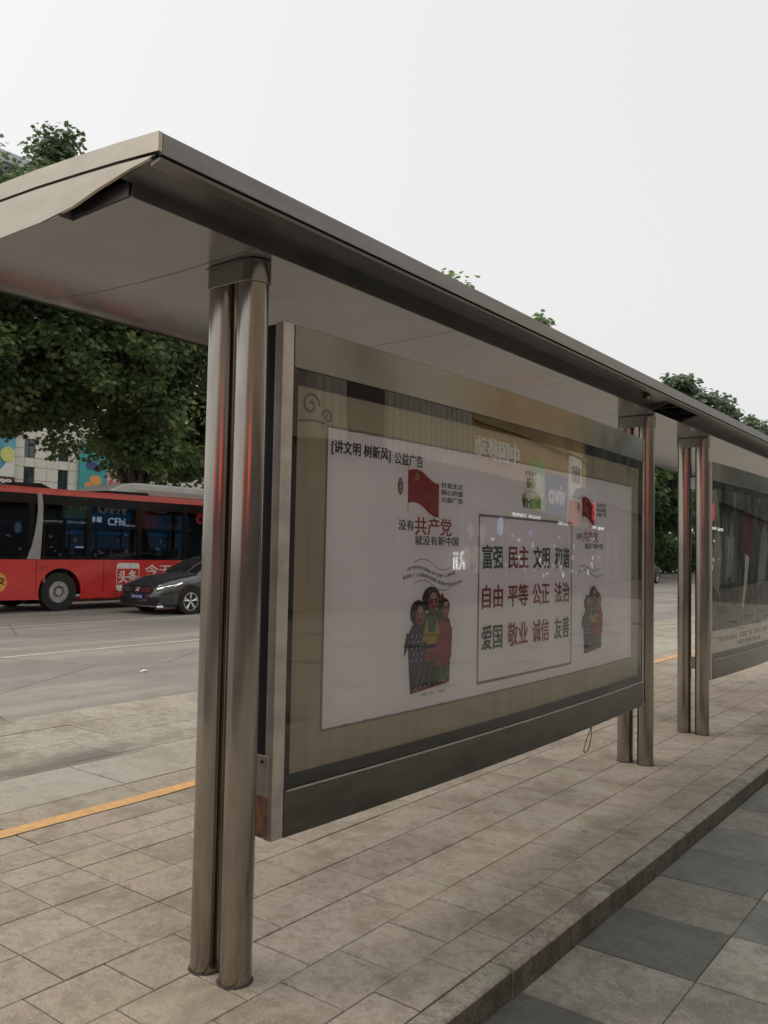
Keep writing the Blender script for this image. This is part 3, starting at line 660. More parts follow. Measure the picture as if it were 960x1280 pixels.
def tree(loc, H, crown, nclump, nleaf, lsize, label, mat=LEAF, lean=(0, 0), fork=2.6, tr=.2, seed=0, simple=False, hollow=.35, clumpr=.8, extra=()):
    """crown = (rx, ry, z_low, z_high): unevenly filled envelope of leaf clumps on limbs"""
    rnd = random.Random(seed); o = tag(empty('plane_tree', loc), label, 'tree', 'plane trees in a row across the road')
    rx, ry, z0, z1 = crown; zc, rz = (z0+z1)/2, (z1-z0)/2
    tops = []
    for i in range(nclump):
        while True:
            d = Vector((rnd.gauss(0, 1), rnd.gauss(0, 1), rnd.gauss(0, 1))).normalized(); k = rnd.uniform(hollow, 1)**.5
            if d.z < -.75 and rnd.random() < .5: continue
            break
        s = 1-.28*max(0, d.z)**2+.18*math.sin(3.1*math.atan2(d.y, d.x)+seed)
        tops.append(Vector((lean[0]+d.x*rx*k*s, lean[1]+d.y*ry*k*s, zc+d.z*rz*k)))
    for (xa, xb, ya, yb, za, zb, n_) in extra:
        for i in range(n_): tops.append(Vector((rnd.uniform(xa, xb), rnd.uniform(ya, yb), rnd.uniform(za, zb))))
    t = MB(); f = Vector((lean[0]*.35, lean[1]*.35, fork)); segs = [Vector((0, 0, -.05)), Vector((lean[0]*.12, lean[1]*.12, fork*.5)), f]
    t.tube(segs[0], segs[1], tr*1.15, tr*.95, 12, False); t.tube(segs[1], segs[2], tr*.95, tr*.85, 12, False)
    t.build('trunk', BARK, o, smooth=True)
    lim = MB(); nl = 6; hubs = []
    for i in range(nl):
        a = 2*math.pi*i/nl+rnd.uniform(-.4, .4); h = Vector((lean[0]*.7+math.cos(a)*rx*.42, lean[1]*.7+math.sin(a)*ry*.42, zc-rz*.25+rnd.uniform(0, rz*.7)))
        mid = f.lerp(h, .45)+Vector((rnd.uniform(-.25, .25), rnd.uniform(-.25, .25), rnd.uniform(-.1, .35)))
        lim.tube(f, mid, tr*.6, tr*.42, 8, False); lim.tube(mid, h, tr*.42, tr*.26, 8, False); hubs.append(h)
    hubs.append(Vector((lean[0], lean[1], zc+rz*.45))); lim.tube(f, hubs[-1], tr*.6, tr*.2, 8, False)
    for c in tops:
        h = min(hubs, key=lambda q: (q-c).length); m_ = h.lerp(c, .5)+Vector((rnd.uniform(-.2, .2), rnd.uniform(-.2, .2), rnd.uniform(-.1, .3)))
        lim.tube(h, m_, tr*.16, tr*.10, 5, False); lim.tube(m_, c, tr*.10, tr*.03, 5, False)
    lim.build('branches', BARK, o, smooth=True)
    V = []; F = []; S = []; pts = LEAFPTS if not simple else [LEAFPTS[i] for i in (0, 2, 4, 6, 8, 10)]
    np_ = len(pts)
    for c in tops:
        cr = clumpr*rnd.uniform(.65, 1.25); tone = rnd.random()**1.3; n = int(nleaf*rnd.uniform(.6, 1.3))
        flat = rnd.uniform(.55, .9); tilt = Vector((rnd.uniform(-.5, .5), rnd.uniform(-.5, .5), 0))
        for k in range(n):
            d = Vector((rnd.gauss(0, 1), rnd.gauss(0, 1), rnd.gauss(0, 1))).normalized()*cr*(rnd.random()**.45)*rnd.uniform(.8, 1.15)
            d.z *= flat; d.z += tilt.dot(d)*.4
            q = c+d; nn = (Vector((rnd.gauss(0, .55), rnd.gauss(0, .55), .8))+d.normalized()*.6).normalized()
            a = nn.orthogonal().normalized(); b = nn.cross(a); an = rnd.uniform(0, 6.28); ca, sa = math.cos(an), math.sin(an)
            a, b = a*ca+b*sa, b*ca-a*sa; s = lsize*rnd.uniform(.7, 1.3); o0 = len(V); fold = rnd.uniform(.1, .35)
            for (x, y) in pts: V.append(q+a*x*s+b*y*s+nn*abs(x)*s*fold)
            F.append(tuple(range(o0, o0+np_))); S.append(min(1, max(0, tone+rnd.uniform(-.25, .25))))
    me = bpy.data.meshes.new('crown'); me.from_pydata(V, [], F); me.materials.append(mat)
    at = me.attributes.new('shade', 'FLOAT', 'FACE'); at.data.foreach_set('value', S)
    cr = bpy.data.objects.new('crown', me); COL.objects.link(cr); cr.parent = o
    return o
TX = -21.0
tree((TX+.6, 15.1, 0), 14, (4.4, 5.2, 4.1, 12.9), 250, 230, .155, 'nearest large plane tree with a leaning trunk just behind the red bus', lean=(0, -1.6), fork=2.6, tr=.22, seed=11, hollow=.02, extra=((-2.2, 2, -1.8, 4.0, 4.0, 5.4, 46), (-2.2, 2, -5.2, -1.5, 5.2, 6.4, 22), (-.8, -.2, -3.75, -3.15, 12.4, 13.6, 5), (-.7, -.4, -3.65, -3.4, 13.5, 13.9, 1)))
tree((TX, 6.9, 0), 13, (4.2, 5.4, 4.9, 12.3), 190, 230, .16, 'plane tree at the left edge of the photo behind the bus', lean=(0, .6), fork=3.4, tr=.2, seed=5, hollow=.02, extra=((-2, 2, 1.0, 4.2, 4.9, 6.2, 22),))
tree((TX, 22.2, 0), 13, (4.2, 5.6, 3.3, 13.0), 190, 170, .17, 'plane tree half hidden by the near shelter posts', lean=(0, -.6), fork=2.4, tr=.2, seed=8, hollow=.02)
for i, (y, h, w, x) in enumerate(((32.6, 15.6, 3.2, TX), (43.2, 15.9, 3.4, TX), (53.5, 13.2, 4.2, TX), (61.5, 12.2, 4.6, TX), (70.5, 16.9, 5.2, TX), (79, 15.4, 5, TX), (88, 16.2, 4.8, TX), (97, 15.4, 5, TX), (107, 17.0, 5, TX-1))):
    lab = ['plane tree whose top sprig just clears the middle of the canopy', 'plane tree whose rounded top clears the canopy right of the sprig', 'plane tree hidden behind the near light box',
           'dark plane tree seen between the two pairs of posts', 'tall broad plane tree rising over the far roof end', 'plane tree just right of the tall broad one over the roof',
           'plane tree lower down towards the right edge of the photo', 'plane tree at the right edge above the roof', 'farthest plane tree at the end of the row'][i]
    far = y > 50
    tree((x, y, 0), h, (w, w*1.1, 2.6 if 50 < y < 75 else 3.6, h), 110 if far else 50, 130 if far else 150, .34 if far else .24, lab, mat=LEAFB if y > 66 else LEAF, fork=3.2, tr=.24, seed=40+i, simple=True, clumpr=1.05)

def thicket(y0, y1, x, h, n, seed, label):
    rnd = random.Random(seed); V = []; F = []; S = []
    for k in range(n):
        yy = rnd.uniform(y0, y1); hh = h*(.8+.2*math.sin(yy*.7)+.1*math.sin(yy*1.9)); q = Vector((x+rnd.gauss(0, .7), yy, hh*rnd.random()**.7))
        nn = Vector((rnd.gauss(.3, .7), rnd.gauss(0, .7), rnd.gauss(.6, .4))).normalized(); a = nn.orthogonal().normalized(); b = nn.cross(a); s_ = rnd.uniform(.22, .42); o0 = len(V)
        for (u, v) in [LEAFPTS[i] for i in (0, 2, 4, 6, 8, 10)]: V.append(q+a*u*s_+b*v*s_)
        F.append(tuple(range(o0, o0+6))); S.append(rnd.random()*.5)
    me = bpy.data.meshes.new('thicket'); me.from_pydata(V, [], F); me.materials.append(LEAF)
    at = me.attributes.new('shade', 'FLOAT', 'FACE'); at.data.foreach_set('value', S)
    o = bpy.data.objects.new('thicket', me); COL.objects.link(o); tag(o, label, 'shrubbery', kind='stuff')
thicket(46, 125, -25.5, 4.6, 26000, 77, 'dense dark undergrowth behind the trees far down the road')
# ================================================================== BUS (left side towards us, front to the left)
def make_bus():
    bx = -16.9; b = tag(empty('city_bus', (bx-1.25, 13, ZR)), 'red city bus with dark windows and a white app logo on its side', 'bus')
    off = Vector((bx-1.25, 13, ZR))
    def part(mb, name, mat, parent=b, **kw):
        if parent is b: mb.v = [tuple(Vector(v)-off) for v in mb.v]
        else: mb.v = [tuple(Vector(v)-off) for v in mb.v]
        return mb.build(name, mat, parent, **kw)
    red = M('bus_red_paint', (.60, .045, .04), .28, 0, .10, 2, coat=.5); redd = M('bus_roof_red', (.52, .09, .07), .35, 0, .1, 2)
    dk = M('bus_black', (.008, .008, .009), .12, 0, .1, 3, spec=.25); grey = M('bus_grey_trim', (.32, .31, .30), .4, .2, .08, 4)
    y0, y1 = 7.15, 19.1; xl, xr = bx, bx-2.5
    # lower side panels with wheel-arch openings
    for x, s in ((xl, 1), (xr, -1)):
        m = MB(); poly = [(y0, .22), (y0, 1.16), (y1, 1.16), (y1, .16)]
        for yc in (16.4, 9.78):
            poly += [(yc+.585*math.cos(R(a)), max(.18, .36+.585*math.sin(R(a)))) for a in range(-18, 199, 12)]
        m.prism(poly, x-.03*s, x, 0); part(m, 'side_panel', red)
    m = MB(); m.box(xr+.6, xl-.6, y0+.1, y1-.1, .25, .32); part(m, 'floor', dk)
    for yc in (16.4, 9.78):
        m = MB(); m.box(xl-.75, xl-.5, yc-.6, yc+.6, .05, 1.0); part(m, 'wheel_well', dk)
    # roof
    m = MB(); prof = [(xl+.0, 2.76), (xl-.005, 2.85), (xl-.10, 2.91), (xl-.5, 2.95), (bx-1.25, 2.96), (xr+.5, 2.95), (xr+.10, 2.91), (xr+.005, 2.85), (xr, 2.76), (xr+.06, 2.70), (xl-.06, 2.70)]
    m.prism(prof, y0, y1); part(m, 'roof', redd, smooth=True)
    # ends
    m = MB(); m.box(xr+.02, xl-.02, y0, y0+.06, .25, 1.15); part(m, 'front_panel', red); m = MB(); m.box(xr+.02, xl-.02, y1-.06, y1, .25, 2.7); part(m, 'rear_panel', red)
    m = MB(); m.box(xr+.05, xl-.05, y0+.01, y0+.03, 1.15, 2.72); part(m, 'windscreen', MT['bus_glass'])
    # pillars, glass panes
    ps_ = [7.2, 8.95, 10.55, 12.1, 13.65, 15.2, 16.75, 18.2, 19.05]
    for x, s in ((xl, 1), (xr, -1)):
        m = MB(); m.box(min(x, x-.03*s), max(x, x-.03*s), y0+.03, y1, 2.52, 2.76); part(m, 'window_header', dk)
        m = MB(); m.box(min(x, x-.03*s), max(x, x-.03*s), y0+.03, y1, 1.16, 1.24); part(m, 'window_sill', dk)
        for yy in ps_:
            m = MB(); w = .07; m.box(min(x-.004*s, x-.05*s), max(x-.004*s, x-.05*s), yy-w, yy+w, 1.24, 2.52); part(m, 'pillar', dk)
        for a, c in zip(ps_, ps_[1:]):
            m = MB(); m.box(min(x-.012*s, x-.018*s), max(x-.012*s, x-.018*s), a+.07, c-.07, 1.24, 2.52); part(m, 'window_pane', MT['bus_glass'])
            if a > 9:
                m = MB(); m.box(min(x-.010*s, x-.02*s), max(x-.010*s, x-.02*s), a+.07, c-.07, 1.985, 2.005); part(m, 'window_bar', dk)
    # curved grey pillar behind the driver's window
    pc = [(9.08, 2.78), (9.19, 2.78), (9.24, 2.5), (9.245, 2.2), (9.235, 1.8), (9.22, 1.4), (9.21, 1.17), (8.86, 1.17), (8.97, 1.45), (9.04, 1.75), (9.09, 2.1), (9.11, 2.4)]
    m = MB(); m.prism(pc, xl+.001, xl+.012, 0); part(m, 'curved_pillar', grey)
    m = MB(); m.box(xl, xl+.004, 9.12, 9.13, .3, 1.15); m.box(xl, xl+.004, 11.0, 11.01, .3, 1.15); m.box(xl, xl+.004, 9.3, 9.42, .95, .98); part(m, 'panel_seams', dk)
    m = MB(); m.box(xl, xl+.012, 9.27, 9.40, .93, .965); m.box(xl, xl+.008, 9.31, 9.36, .6, .93); part(m, 'fuel_flap', redd)
    # roof pods
    m = MB(); m.prism([(8.7, 2.93), (8.9, 3.06), (9.6, 3.08), (9.95, 2.94)], xl-.7, xr+.7, 0); part(m, 'roof_hatch', dk, bevel=.02)
    m = MB(); m.prism([(10.6, 2.93), (11.3, 3.0), (12.6, 3.02), (12.6, 2.93)], xl-.35, xr+.35, 0); part(m, 'roof_fairing', dk)
    ac = M('ac_grey', (.48, .48, .46), .5, .2, .1, 3)
    m = MB(); pr = [(11.2, 2.94), (11.8, 3.22), (12.2, 3.28), (16.6, 3.30), (17.0, 3.15), (17.1, 2.94)]; m.prism(pr, xl-.38, xr+.38, 0); pod = part(m, 'air_conditioner', ac, bevel=.05)
    m = MB(); m.prism([(12.15, 3.02), (12.3, 3.10), (16.5, 3.12), (16.5, 3.02)], xl-.38, xl-.365, 0); part(m, 'air_conditioner_rib', grey)
    # wheels
    for yc in (9.78, 16.4):
        for x, s in ((xl-.05, 1), (xr+.05, -1)):
            m = MB(); m.ring((x-.12*s, yc, .36), 0, .475, .27, .26, 36); ty = part(m, 'wheel', MT['deepblack'], smooth=True)
            m = MB(); m.ring((x-.06*s, yc, .36), 0, .28, .15, .10, 30); m.tube((x-.14*s, yc, .36), (x-.10*s, yc, .36), .26, n=24); m.tube((x-.10*s, yc, .36), (x+.0*s, yc, .36), .10, .085, n=16)
            for k in range(8): a = R(45*k); m.tube((x-.02*s, yc+.2*math.cos(a), .36+.2*math.sin(a)), (x+.006*s, yc+.2*math.cos(a), .36+.2*math.sin(a)), .018, n=6)
            part(m, 'rim', M('wheel_rim_grey', (.45, .45, .43), .45, .4, .2, 12), parent=ty, smooth=True)
    # graphics
    put = lambda u, v, w=0: (xl+.004+w*4, u, v)
    put2 = lambda u, v, w=0: (xl+.006+w*4, u, v)
    wh = M('bus_white_print', (.72, .68, .64), .5)
    m = MB(); r = .09
    def rrect(a, c, d, e, r=.09): return [(c-r+r*math.cos(R(t)), e-r+r*math.sin(R(t))) for t in range(0, 91, 15)]+[(a+r+r*math.cos(R(t)), e-r+r*math.sin(R(t))) for t in range(90, 181, 15)]+[(a+r+r*math.cos(R(t)), d+r+r*math.sin(R(t))) for t in range(180, 271, 15)]+[(c-r+r*math.cos(R(t)), d+r+r*math.sin(R(t))) for t in range(270, 361, 15)]
    flat_poly(m, rrect(11.40, 12.12, .34, 1.08), put); part(m, 'logo_tile', wh)
    m = MB(); flat_poly(m, [(11.42, .50), (12.10, .50), (12.10, .93), (11.42, .93)], put2); part(m, 'logo_band', red)
    m = MB(); put3 = lambda u, v, w=0: (xl+.008+w*4, u, v); fit_text(m, '头条', 11.46, 12.06, .54, .89, put3, .03); part(m, 'lettering', wh)
    m = MB(); fit_text(m, '今天在看啥', 12.30, 14.6, .72, 1.04, put, .02); part(m, 'lettering', wh)
    m = MB(); flat_poly(m, ell(8.15, .62, .24, .24), put); part(m, 'round_sticker', M('sticker_orange', (.75, .35, .08), .5))
    m = MB(); fit_text(m, '公交', 7.98, 8.34, .56, .74, put2, .03); part(m, 'lettering', dk)
    # seats and grab poles inside
    st = M('bus_seat_blue', (.03, .05, .10), .7)
    for i in range(11):
        yy = 9.6+.82*i
        for xx in (xl-.35, xr+.35):
            m = MB(); m.box(xx-.22, xx+.22, yy, yy+.42, .72, .80); m.box(xx-.22, xx+.22, yy+.40, yy+.48, .75, 1.45); part(m, 'seat', st, bevel=.02)
    for i in range(6):
        m = MB(); m.tube((bx-1.0, 9.9+1.5*i, .32), (bx-1.0, 9.9+1.5*i, 2.7), .018, n=8); part(m, 'grab_pole', M('pole_yellow', (.6, .35, .05), .4))
    return b
make_bus()

# ================================================================== CARS
def make_car(label, loc, rz, paint_col, gloss=True):
    c = tag(empty('car', loc, rz), label, 'car')
    pm = M('car_paint', paint_col, .17 if gloss else .6, .6 if gloss else 0, .06, 3, coat=.8 if gloss else 0); ch = M('chrome', (.75, .75, .75), .12, 1, .03, 5); bk = M('car_black_plastic', (.015, .015, .016), .45)
    st = [(-.02, .66, .30, .60, .58, .62, .52), (.04, .76, .24, .66, .70, .71, .62), (.16, .83, .21, .70, .79, .77, .68), (.40, .875, .20, .76, .845, .85, .71), (.80, .895, .20, .83, .865, .93, .70), (1.22, .895, .19, .89, .865, .985, .66),
          (1.50, .895, .19, .91, .865, 1.15, .61), (1.80, .895, .19, .925, .865, 1.30, .585), (2.15, .895, .19, .94, .865, 1.40, .57), (2.6, .895, .19, .955, .865, 1.43, .57), (3.1, .895, .19, .97, .855, 1.41, .56),
          (3.5, .895, .19, .985, .845, 1.34, .55), (3.8, .885, .21, .99, .83, 1.24, .55), (4.05, .86, .24, .985, .80, 1.08, .58), (4.22, .81, .28, .93, .75, .97, .62), (4.3, .72, .34, .80, .66, .84, .55)]
    rings = []
    for s, w, zs, zb, wb, zr, wr in st:
        half = [(0, zs-.02), (w*.9, zs-.02), (w, zs+.06), (w+.004, (zs+zb)/2), (w, zb-.10), (wb, zb), (wr+(wb-wr)*.45, zb+(zr-zb)*.55), (wr, zr), (wr*.55, zr+.035), (0, zr+.045)]
        rings.append([(x, s, z) for x, z in half]+[(-x, s, z) for x, z in reversed(half[1:-1])])
    n = len(rings[0]); verts = [v for r in rings for v in r]
    body = MB(); gl = MB(); bf = []; gf = []
    for i in range(len(rings)-1):
        for k in range(n):
            a, b = i*n+k, i*n+(k+1) % n; q = (a, b, b+n, a+n); kk = k if k < 9 else n-1-k
            s0 = st[i][0]
            side = kk in (5, 6) and 1.5 <= s0 <= 3.5
            ws = kk in (7, 8) and 1.22 <= s0 < 2.15 or kk in (6,) and s0 == 1.22
            rw = kk in (7, 8) and 3.5 <= s0 < 4.05
            (gf if side or ws or rw else bf).append(q)
    bf += [tuple(range(n)), tuple(range(len(verts)-1, len(verts)-n-1, -1))]
    body.v = verts; body.f = bf; body.mi = [0]*len(bf); o = body.build('body', pm, c, smooth=True)
    gl.v = verts; gl.f = gf; gl.mi = [0]*len(gf); g_ = gl.build('windows', M('car_window', (.015, .017, .02), .08 if gloss else .5, 0, .1, 3, coat=1 if gloss else 0), c, smooth=True)
    for x in (-1, 1):
        for yy in (2.62, 3.36):
            m = MB(); m.box(min(x*.60, x*.872), max(x*.60, x*.872), yy-.035, yy+.035, .95, 1.33); m.v = [(vx*(1-(vz-.95)*.75*.0)-x*(vz-.95)*.62*(1 if abs(vx) > .8 else 0), vy, vz) for vx, vy, vz in m.v]; m.build('door_pillar', bk, c)
        m = MB(); m.box(min(x*.88, x*1.04), max(x*.88, x*1.04), 1.62, 1.76, .93, 1.06); m.build('mirror', pm, c, bevel=.03)
        for yy in (.86, 3.52):
            m = MB(); m.tube((x*.70, yy, .36), (x*.9015, yy, .36), .375, n=32); m.build('wheel_arch', bk, c)
            m = MB(); m.ring((x*.81, yy, .315), 0, .318, .225, .20, 32); ty = m.build('wheel', MT['deepblack'], c, smooth=True)
            m = MB(); m.ring((x*.88, yy, .315), 0, .232, .205, .06, 32); 
            for k in range(5):
                for dd in (-.13, .13):
                    a = R(72*k+90); m.tube((x*.895, yy+.04*math.cos(a), .315+.04*math.sin(a)), (x*.90, yy+.21*math.cos(a+dd), .315+.21*math.sin(a+dd)), .017, .014, 6)
            m.tube((x*.86, yy, .315), (x*.905, yy, .315), .045, n=12); m.build('rim', ch, ty, smooth=True)
        # headlight: dark lens with a bright light strip over and round it
        P = lambda s, h: (x*(.60+min(.27, s*.62)-.0), s, h)
        def surf(pts, name, mat, out=.012):
            mm = MB(); v = []
            for (s, h) in pts: 
                xx = .655+.195*(min(1, s/.42))**.6+out; v.append((x*xx, s-.035*(1-min(1, s/.42)), h))
            vi = [(p[0]-x*.06, p[1]+.04, p[2]) for p in v]; nn = len(v)
            mm.add(v+vi, [tuple(range(nn)), tuple(range(2*nn-1, nn-1, -1))]+[(i, i+nn, (i+1) % nn+nn, (i+1) % nn) for i in range(nn)]); return mm.build(name, mat, c)
        surf([(.02, .54), (.02, .66), (.18, .715), (.40, .755), (.62, .79), (.50, .67), (.30, .585), (.12, .545)], 'headlight', M('headlight_lens', (.05, .05, .05), .08, .2, coat=1))
        surf([(.02, .645), (.18, .695), (.40, .735), (.62, .79), (.60, .765), (.40, .705), (.18, .67), (.02, .62)], 'daytime_light', M('light_strip', (.9, .9, .85), .3, emit=(1, .95, .82), es=1.3), .022)
        surf([(.02, .54), (.02, .57), (.12, .575), (.28, .61), (.30, .585), (.12, .545)], 'light_chrome', ch, .022)
        m = MB(); m.box(min(x*.35, x*.74), max(x*.35, x*.74), -.03, .06, .31, .43); m.build('air_intake', bk, c, bevel=.02)
        m = MB(); m.box(min(x*.55, x*.82), max(x*.55, x*.82), 4.18, 4.28, .78, .93); m.build('tail_light', M('tail_red', (.35, .01, .01), .2), c, bevel=.02)
    m = MB(); m.prism([(-.48, .50), (.48, .50), (.56, .60), (.52, .70), (-.52, .70), (-.56, .60)], -.045, .02); m.build('grille', bk, c)
    for zz in (.56, .60, .64):
        m = MB(); m.box(-.50, .50, -.052, -.04, zz-.006, zz+.006); m.build('grille_bar', ch, c)
    m = MB(); m.ring((0, -.06, .60), 1, .085, .072, .02, 28)
    for a in (90, 210, 330): m.tube((0, -.06, .60), (.075*math.cos(R(a)), -.06, .60+.075*math.sin(R(a))), .012, .005, 6)
    m.build('badge', ch, c)
    m = MB(); m.box(-.22, .22, -.062, -.045, .385, .485); pl = m.build('number_plate', M('plate_blue', (.04, .07, .30), .4), c)
    m = MB(); fit_text(m, '辽B·61318', -.20, .20, .402, .468, lambda u, v, w=0: (u, -.064-w, v), .02); m.build('plate_lettering', M('plate_white', (.8, .8, .8), .4), pl)
    m = MB(); m.prism([(-.80, .20), (.80, .20), (.78, .235), (-.78, .235)], -.07, .12); m.build('front_lip', ch, c)
    m = MB(); m.box(-.70, .70, -.035, .03, .245, .30); m.build('lower_grille', bk, c)
    return c
make_car('dark grey hatchback with lit headlight driving in front of the red bus', (-15.04, 10.75, ZR), 0, (.085, .088, .093))
make_car('black car far down the road under the trees', (-16.95, 46.7, ZR), 0, (.012, .012, .014), gloss=False)

# ================================================================== FAR BUILDINGS ACROSS THE ROAD
def windows(parent, x, rects, frame_m, glass_m):
    for (y0, y1, z0, z1) in rects:
        m = MB(); w = .07
        for (a, b, c, d) in ((y0, y1, z0, z0+w), (y0, y1, z1-w, z1), (y0, y0+w, z0+w, z1-w), (y1-w, y1, z0+w, z1-w)): m.box(x-.12, x+.02, a, b, c, d)
        f = m.build('window', frame_m, parent); m = MB(); m.box(x-.08, x-.06, y0+w, y1-w, z0+w, z1-w); m.build('pane', glass_m, f)
wg = M('window_glass_dark', (.03, .045, .055), .08, 0, .2, 1, coat=1); wf = M('window_frame_dark', (.05, .05, .05), .5)
stonep = M('cream_stone', (.68, .645, .55), .8, 0, .06, 1.5)
joint = M('stone_joint', (.30, .28, .23), .9)
B = tag(empty('stone_office_building', (-55, 30, 0)), 'cream stone faced building with small dark windows behind the bus', 'building')
def bpart(mb, name, mat, parent=B): mb.v = [(a+55, b-30, c) for a, b, c in mb.v]; return mb.build(name, mat, parent)
# windows openings: two columns, repeated up and along
wr = []; 
for k in range(-2, 4):
    for yb in (30.25, 32.95):
        z0 = 4.35+3.2*0
        for lv, (za, zb) in enumerate(((4.3, 7.17), (7.83, 9.2), (10.6, 12.0), (13.4, 14.8), (16.2, 17.6))): wr.append((yb+5.4*k, yb+.83+5.4*k, za if lv else 5.3, zb))
X = -55
ys_ = sorted({29.4+5.4*k for k in range(-2, 5)})
wall = MB(); wall.box(X-8, X-.15, 16, 52, -.1, 19); bpart(wall, 'wall_core', joint)
# stone panels laid between the windows (each its own object)
cols_ = []
edges = sorted([16.2]+[e for k in range(-2, 4) for yb in (30.25, 32.95) for e in (yb+5.4*k, yb+.83+5.4*k)]+[52]);
rows = [4.3, 5.3, 6.2, 7.17, 7.83, 8.5, 9.2, 9.9, 10.6, 11.3, 12.0, 12.7, 13.4]
import itertools
ws = [(a, b) for a, b, _, _ in [(r[0], r[1], 0, 0) for r in wr]]
pan = {}
for a, b in zip(edges, edges[1:]):
    isw = any(abs(a-w[0]) < .01 and abs(b-w[1]) < .01 for w in ws)
    nx = 1 if b-a < 1.2 else 2
    for i in range(nx):
        ya, yb = a+(b-a)*i/nx, a+(b-a)*(i+1)/nx
        if ya < 27 or yb > 36.5: continue
        for z0, z1 in zip(rows, rows[1:]):
            if isw and any(abs(r[0]-a) < .01 and r[2]-.01 <= z0 and z1 <= r[3]+.01 for r in wr): continue
            m = MB(); m.box(X-.15, X, ya+.015, yb-.015, z0+.015, z1-.015); bpart(m, 'stone_panel', stonep)
m = MB(); m.box(X-.15, X-.01, 16, 27.55, 4.3, 19); m.box(X-.15, X-.01, 35.6, 52, 4.3, 19); m.box(X-.15, X-.01, 27.55, 35.6, 13.4, 19); bpart(m, 'upper_wall', stonep)
for r in wr:
    if 29 < r[0] < 36 and r[3] < 13.5:
        m = MB(); m.box(X-.14, X-.10, r[0], r[1], r[2], r[3]); f = bpart(m, 'window', wg)
        m = MB(); m.box(X-.10, X-.06, r[0]+.38, r[0]+.44, r[2], r[3]); m.box(X-.10, X-.06, r[0], r[1], r[2]+.9, r[2]+.96); bpart(m, 'window_frame', wf, f)
# ground-floor shops, seen through the bus windows
m = MB(); m.box(X-.1, X+.3, 16, 52, 0, 4.3); bpart(m, 'shop_front', M('shop_front_dark', (.03, .035, .04), .3))
blu = M('shop_blue_lit', (.02, .10, .22), .4, emit=(.03, .25, .5), es=.45); whl = M('shop_white_lit', (.9, .9, .9), .4, emit=(.9, .95, 1), es=1.7)
B2 = tag(empty('shop_sign', (-40, 27, 0)), 'lit blue shop fascia with white logo and lettering seen through the bus', 'sign')
def b2(mb, name, mat, parent=B2): mb.v = [(a+40, b-27, c) for a, b, c in mb.v]; return mb.build(name, mat, parent)
m = MB(); m.box(-40.2, -40, 24.5, 33, 2.5, 3.5); b2(m, 'fascia', M('fascia_navy', (.02, .05, .10), .4, emit=(.02, .10, .2), es=.5))
m = MB(); fit_text(m, 'CFhi', 27.0, 28.2, 2.75, 3.2, lambda u, v, w=0: (-39.98+w*10, u, v), .03); m.box(-40, -39.97, 25.7, 26.6, 2.9, 3.2); b2(m, 'lettering', whl)
m = MB(); m.box(-40.2, -40.05, 24.5, 33, .1, 2.5); b2(m, 'shop_window', M('shop_interior_lit', (.1, .15, .2), .4, emit=(.10, .22, .30), es=.2))
for yy in (24.5, 26.2, 27.9, 29.6, 31.3, 32.9):
    m = MB(); m.box(-40.06, -39.95, yy, yy+.1, .1, 2.5); b2(m, 'mullion', wf)
m = MB(); m.box(-40.05, -39.98, 24.6, 32.9, 1.55, 1.62); m.box(-40.05, -39.98, 24.6, 32.9, 2.2, 2.36); b2(m, 'transom', blu)
m = MB(); m.add([(-40.02, 25.0, .7), (-40.02, 25.9, 1.0), (-40.02, 25.8, 1.5), (-40.02, 25.0, 1.5)], [(0, 1, 2, 3)]); b2(m, 'poster', whl)
for i, (yy, w, c_) in enumerate(((31.5, .18, (1, .95, .85)), (32.6, .25, (1, .97, .9)), (34.3, .3, (.9, .95, 1)), (36.3, .5, (1, .93, .8)))):
    o = MB(); o.box(-40.3, -40.1, yy, yy+w, 1.0, 2.2); o.box(-40.31, -40.09, yy-.2, yy+w+.2, .05, 1.0)
    tag(o.build('display_case', M('case_lit', (.6, .6, .55), .4, emit=c_, es=.9)), ['narrowest lit display case seen through the middle bus window', 'second lit display case from the left beyond the bus', 'cool white lit display case beyond the bus, third from left', 'widest warm lit display case beyond the bus'][i], 'display case', 'display cases outside the far shops')
# billboards on the building
def board(name, loc, y0, y1, z0, z1, mat, label):
    o = tag(empty(name, loc), label, 'billboard')
    def p(mb, nm, mt): mb.v = [(a-loc[0], b-loc[1], c-loc[2]) for a, b, c in mb.v]; return mb.build(nm, mt, o)
    m = MB(); m.box(loc[0]-.15, loc[0], y0, y1, z0, z1); p(m, 'panel', mat); return p, loc[0]
teal = M('board_teal', (.05, .34, .34), .5, 0, .1, 2); tb = M('board_sky_blue', (.10, .32, .42), .5, 0, .25, 1.2)
p, x = board('billboard', (-54.7, 36, 5), 34.55, 41, 4.6, 9.3, teal, 'teal billboard with an orange butterfly and pink lettering above the bus')
pt = lambda k: (lambda u, v, w=0: (x+.03+.02*k+w*10, u, v))
def bshape(pts, mat, nm, k=0): m = MB(); flat_poly(m, pts, pt(k)); p(m, nm, mat)
orr = M('print_orange', (.75, .33, .10), .5); pk = M('print_pink', (.75, .45, .45), .5); rd = M('print_coral', (.65, .08, .12), .5); wt = M('print_offwhite', (.7, .68, .62), .5); nv = M('print_navy', (.05, .07, .20), .5); dkb = M('print_teal_grey', (.10, .16, .17), .5)
bshape([(36.9, 4.6), (40.9, 4.6), (40.9, 7.2), (37.6, 7.2), (37.2, 6)], dkb, 'shadow_shape', 0)
bshape(ell(35.9, 6.6, .55, .38), orr, 'butterfly_wing', 1); bshape(ell(35.3, 6.15, .38, .3), orr, 'butterfly_wing', 1); bshape([(35.2, 5.2), (37.0, 5.25), (36.5, 5.65), (35.9, 5.7)], orr, 'lower_shape', 1)
bshape(ell(35.6, 7.7, .55, .3), nv, 'blue_butterfly', 1); bshape(ell(36.1, 7.5, .35, .22), nv, 'blue_butterfly', 1)
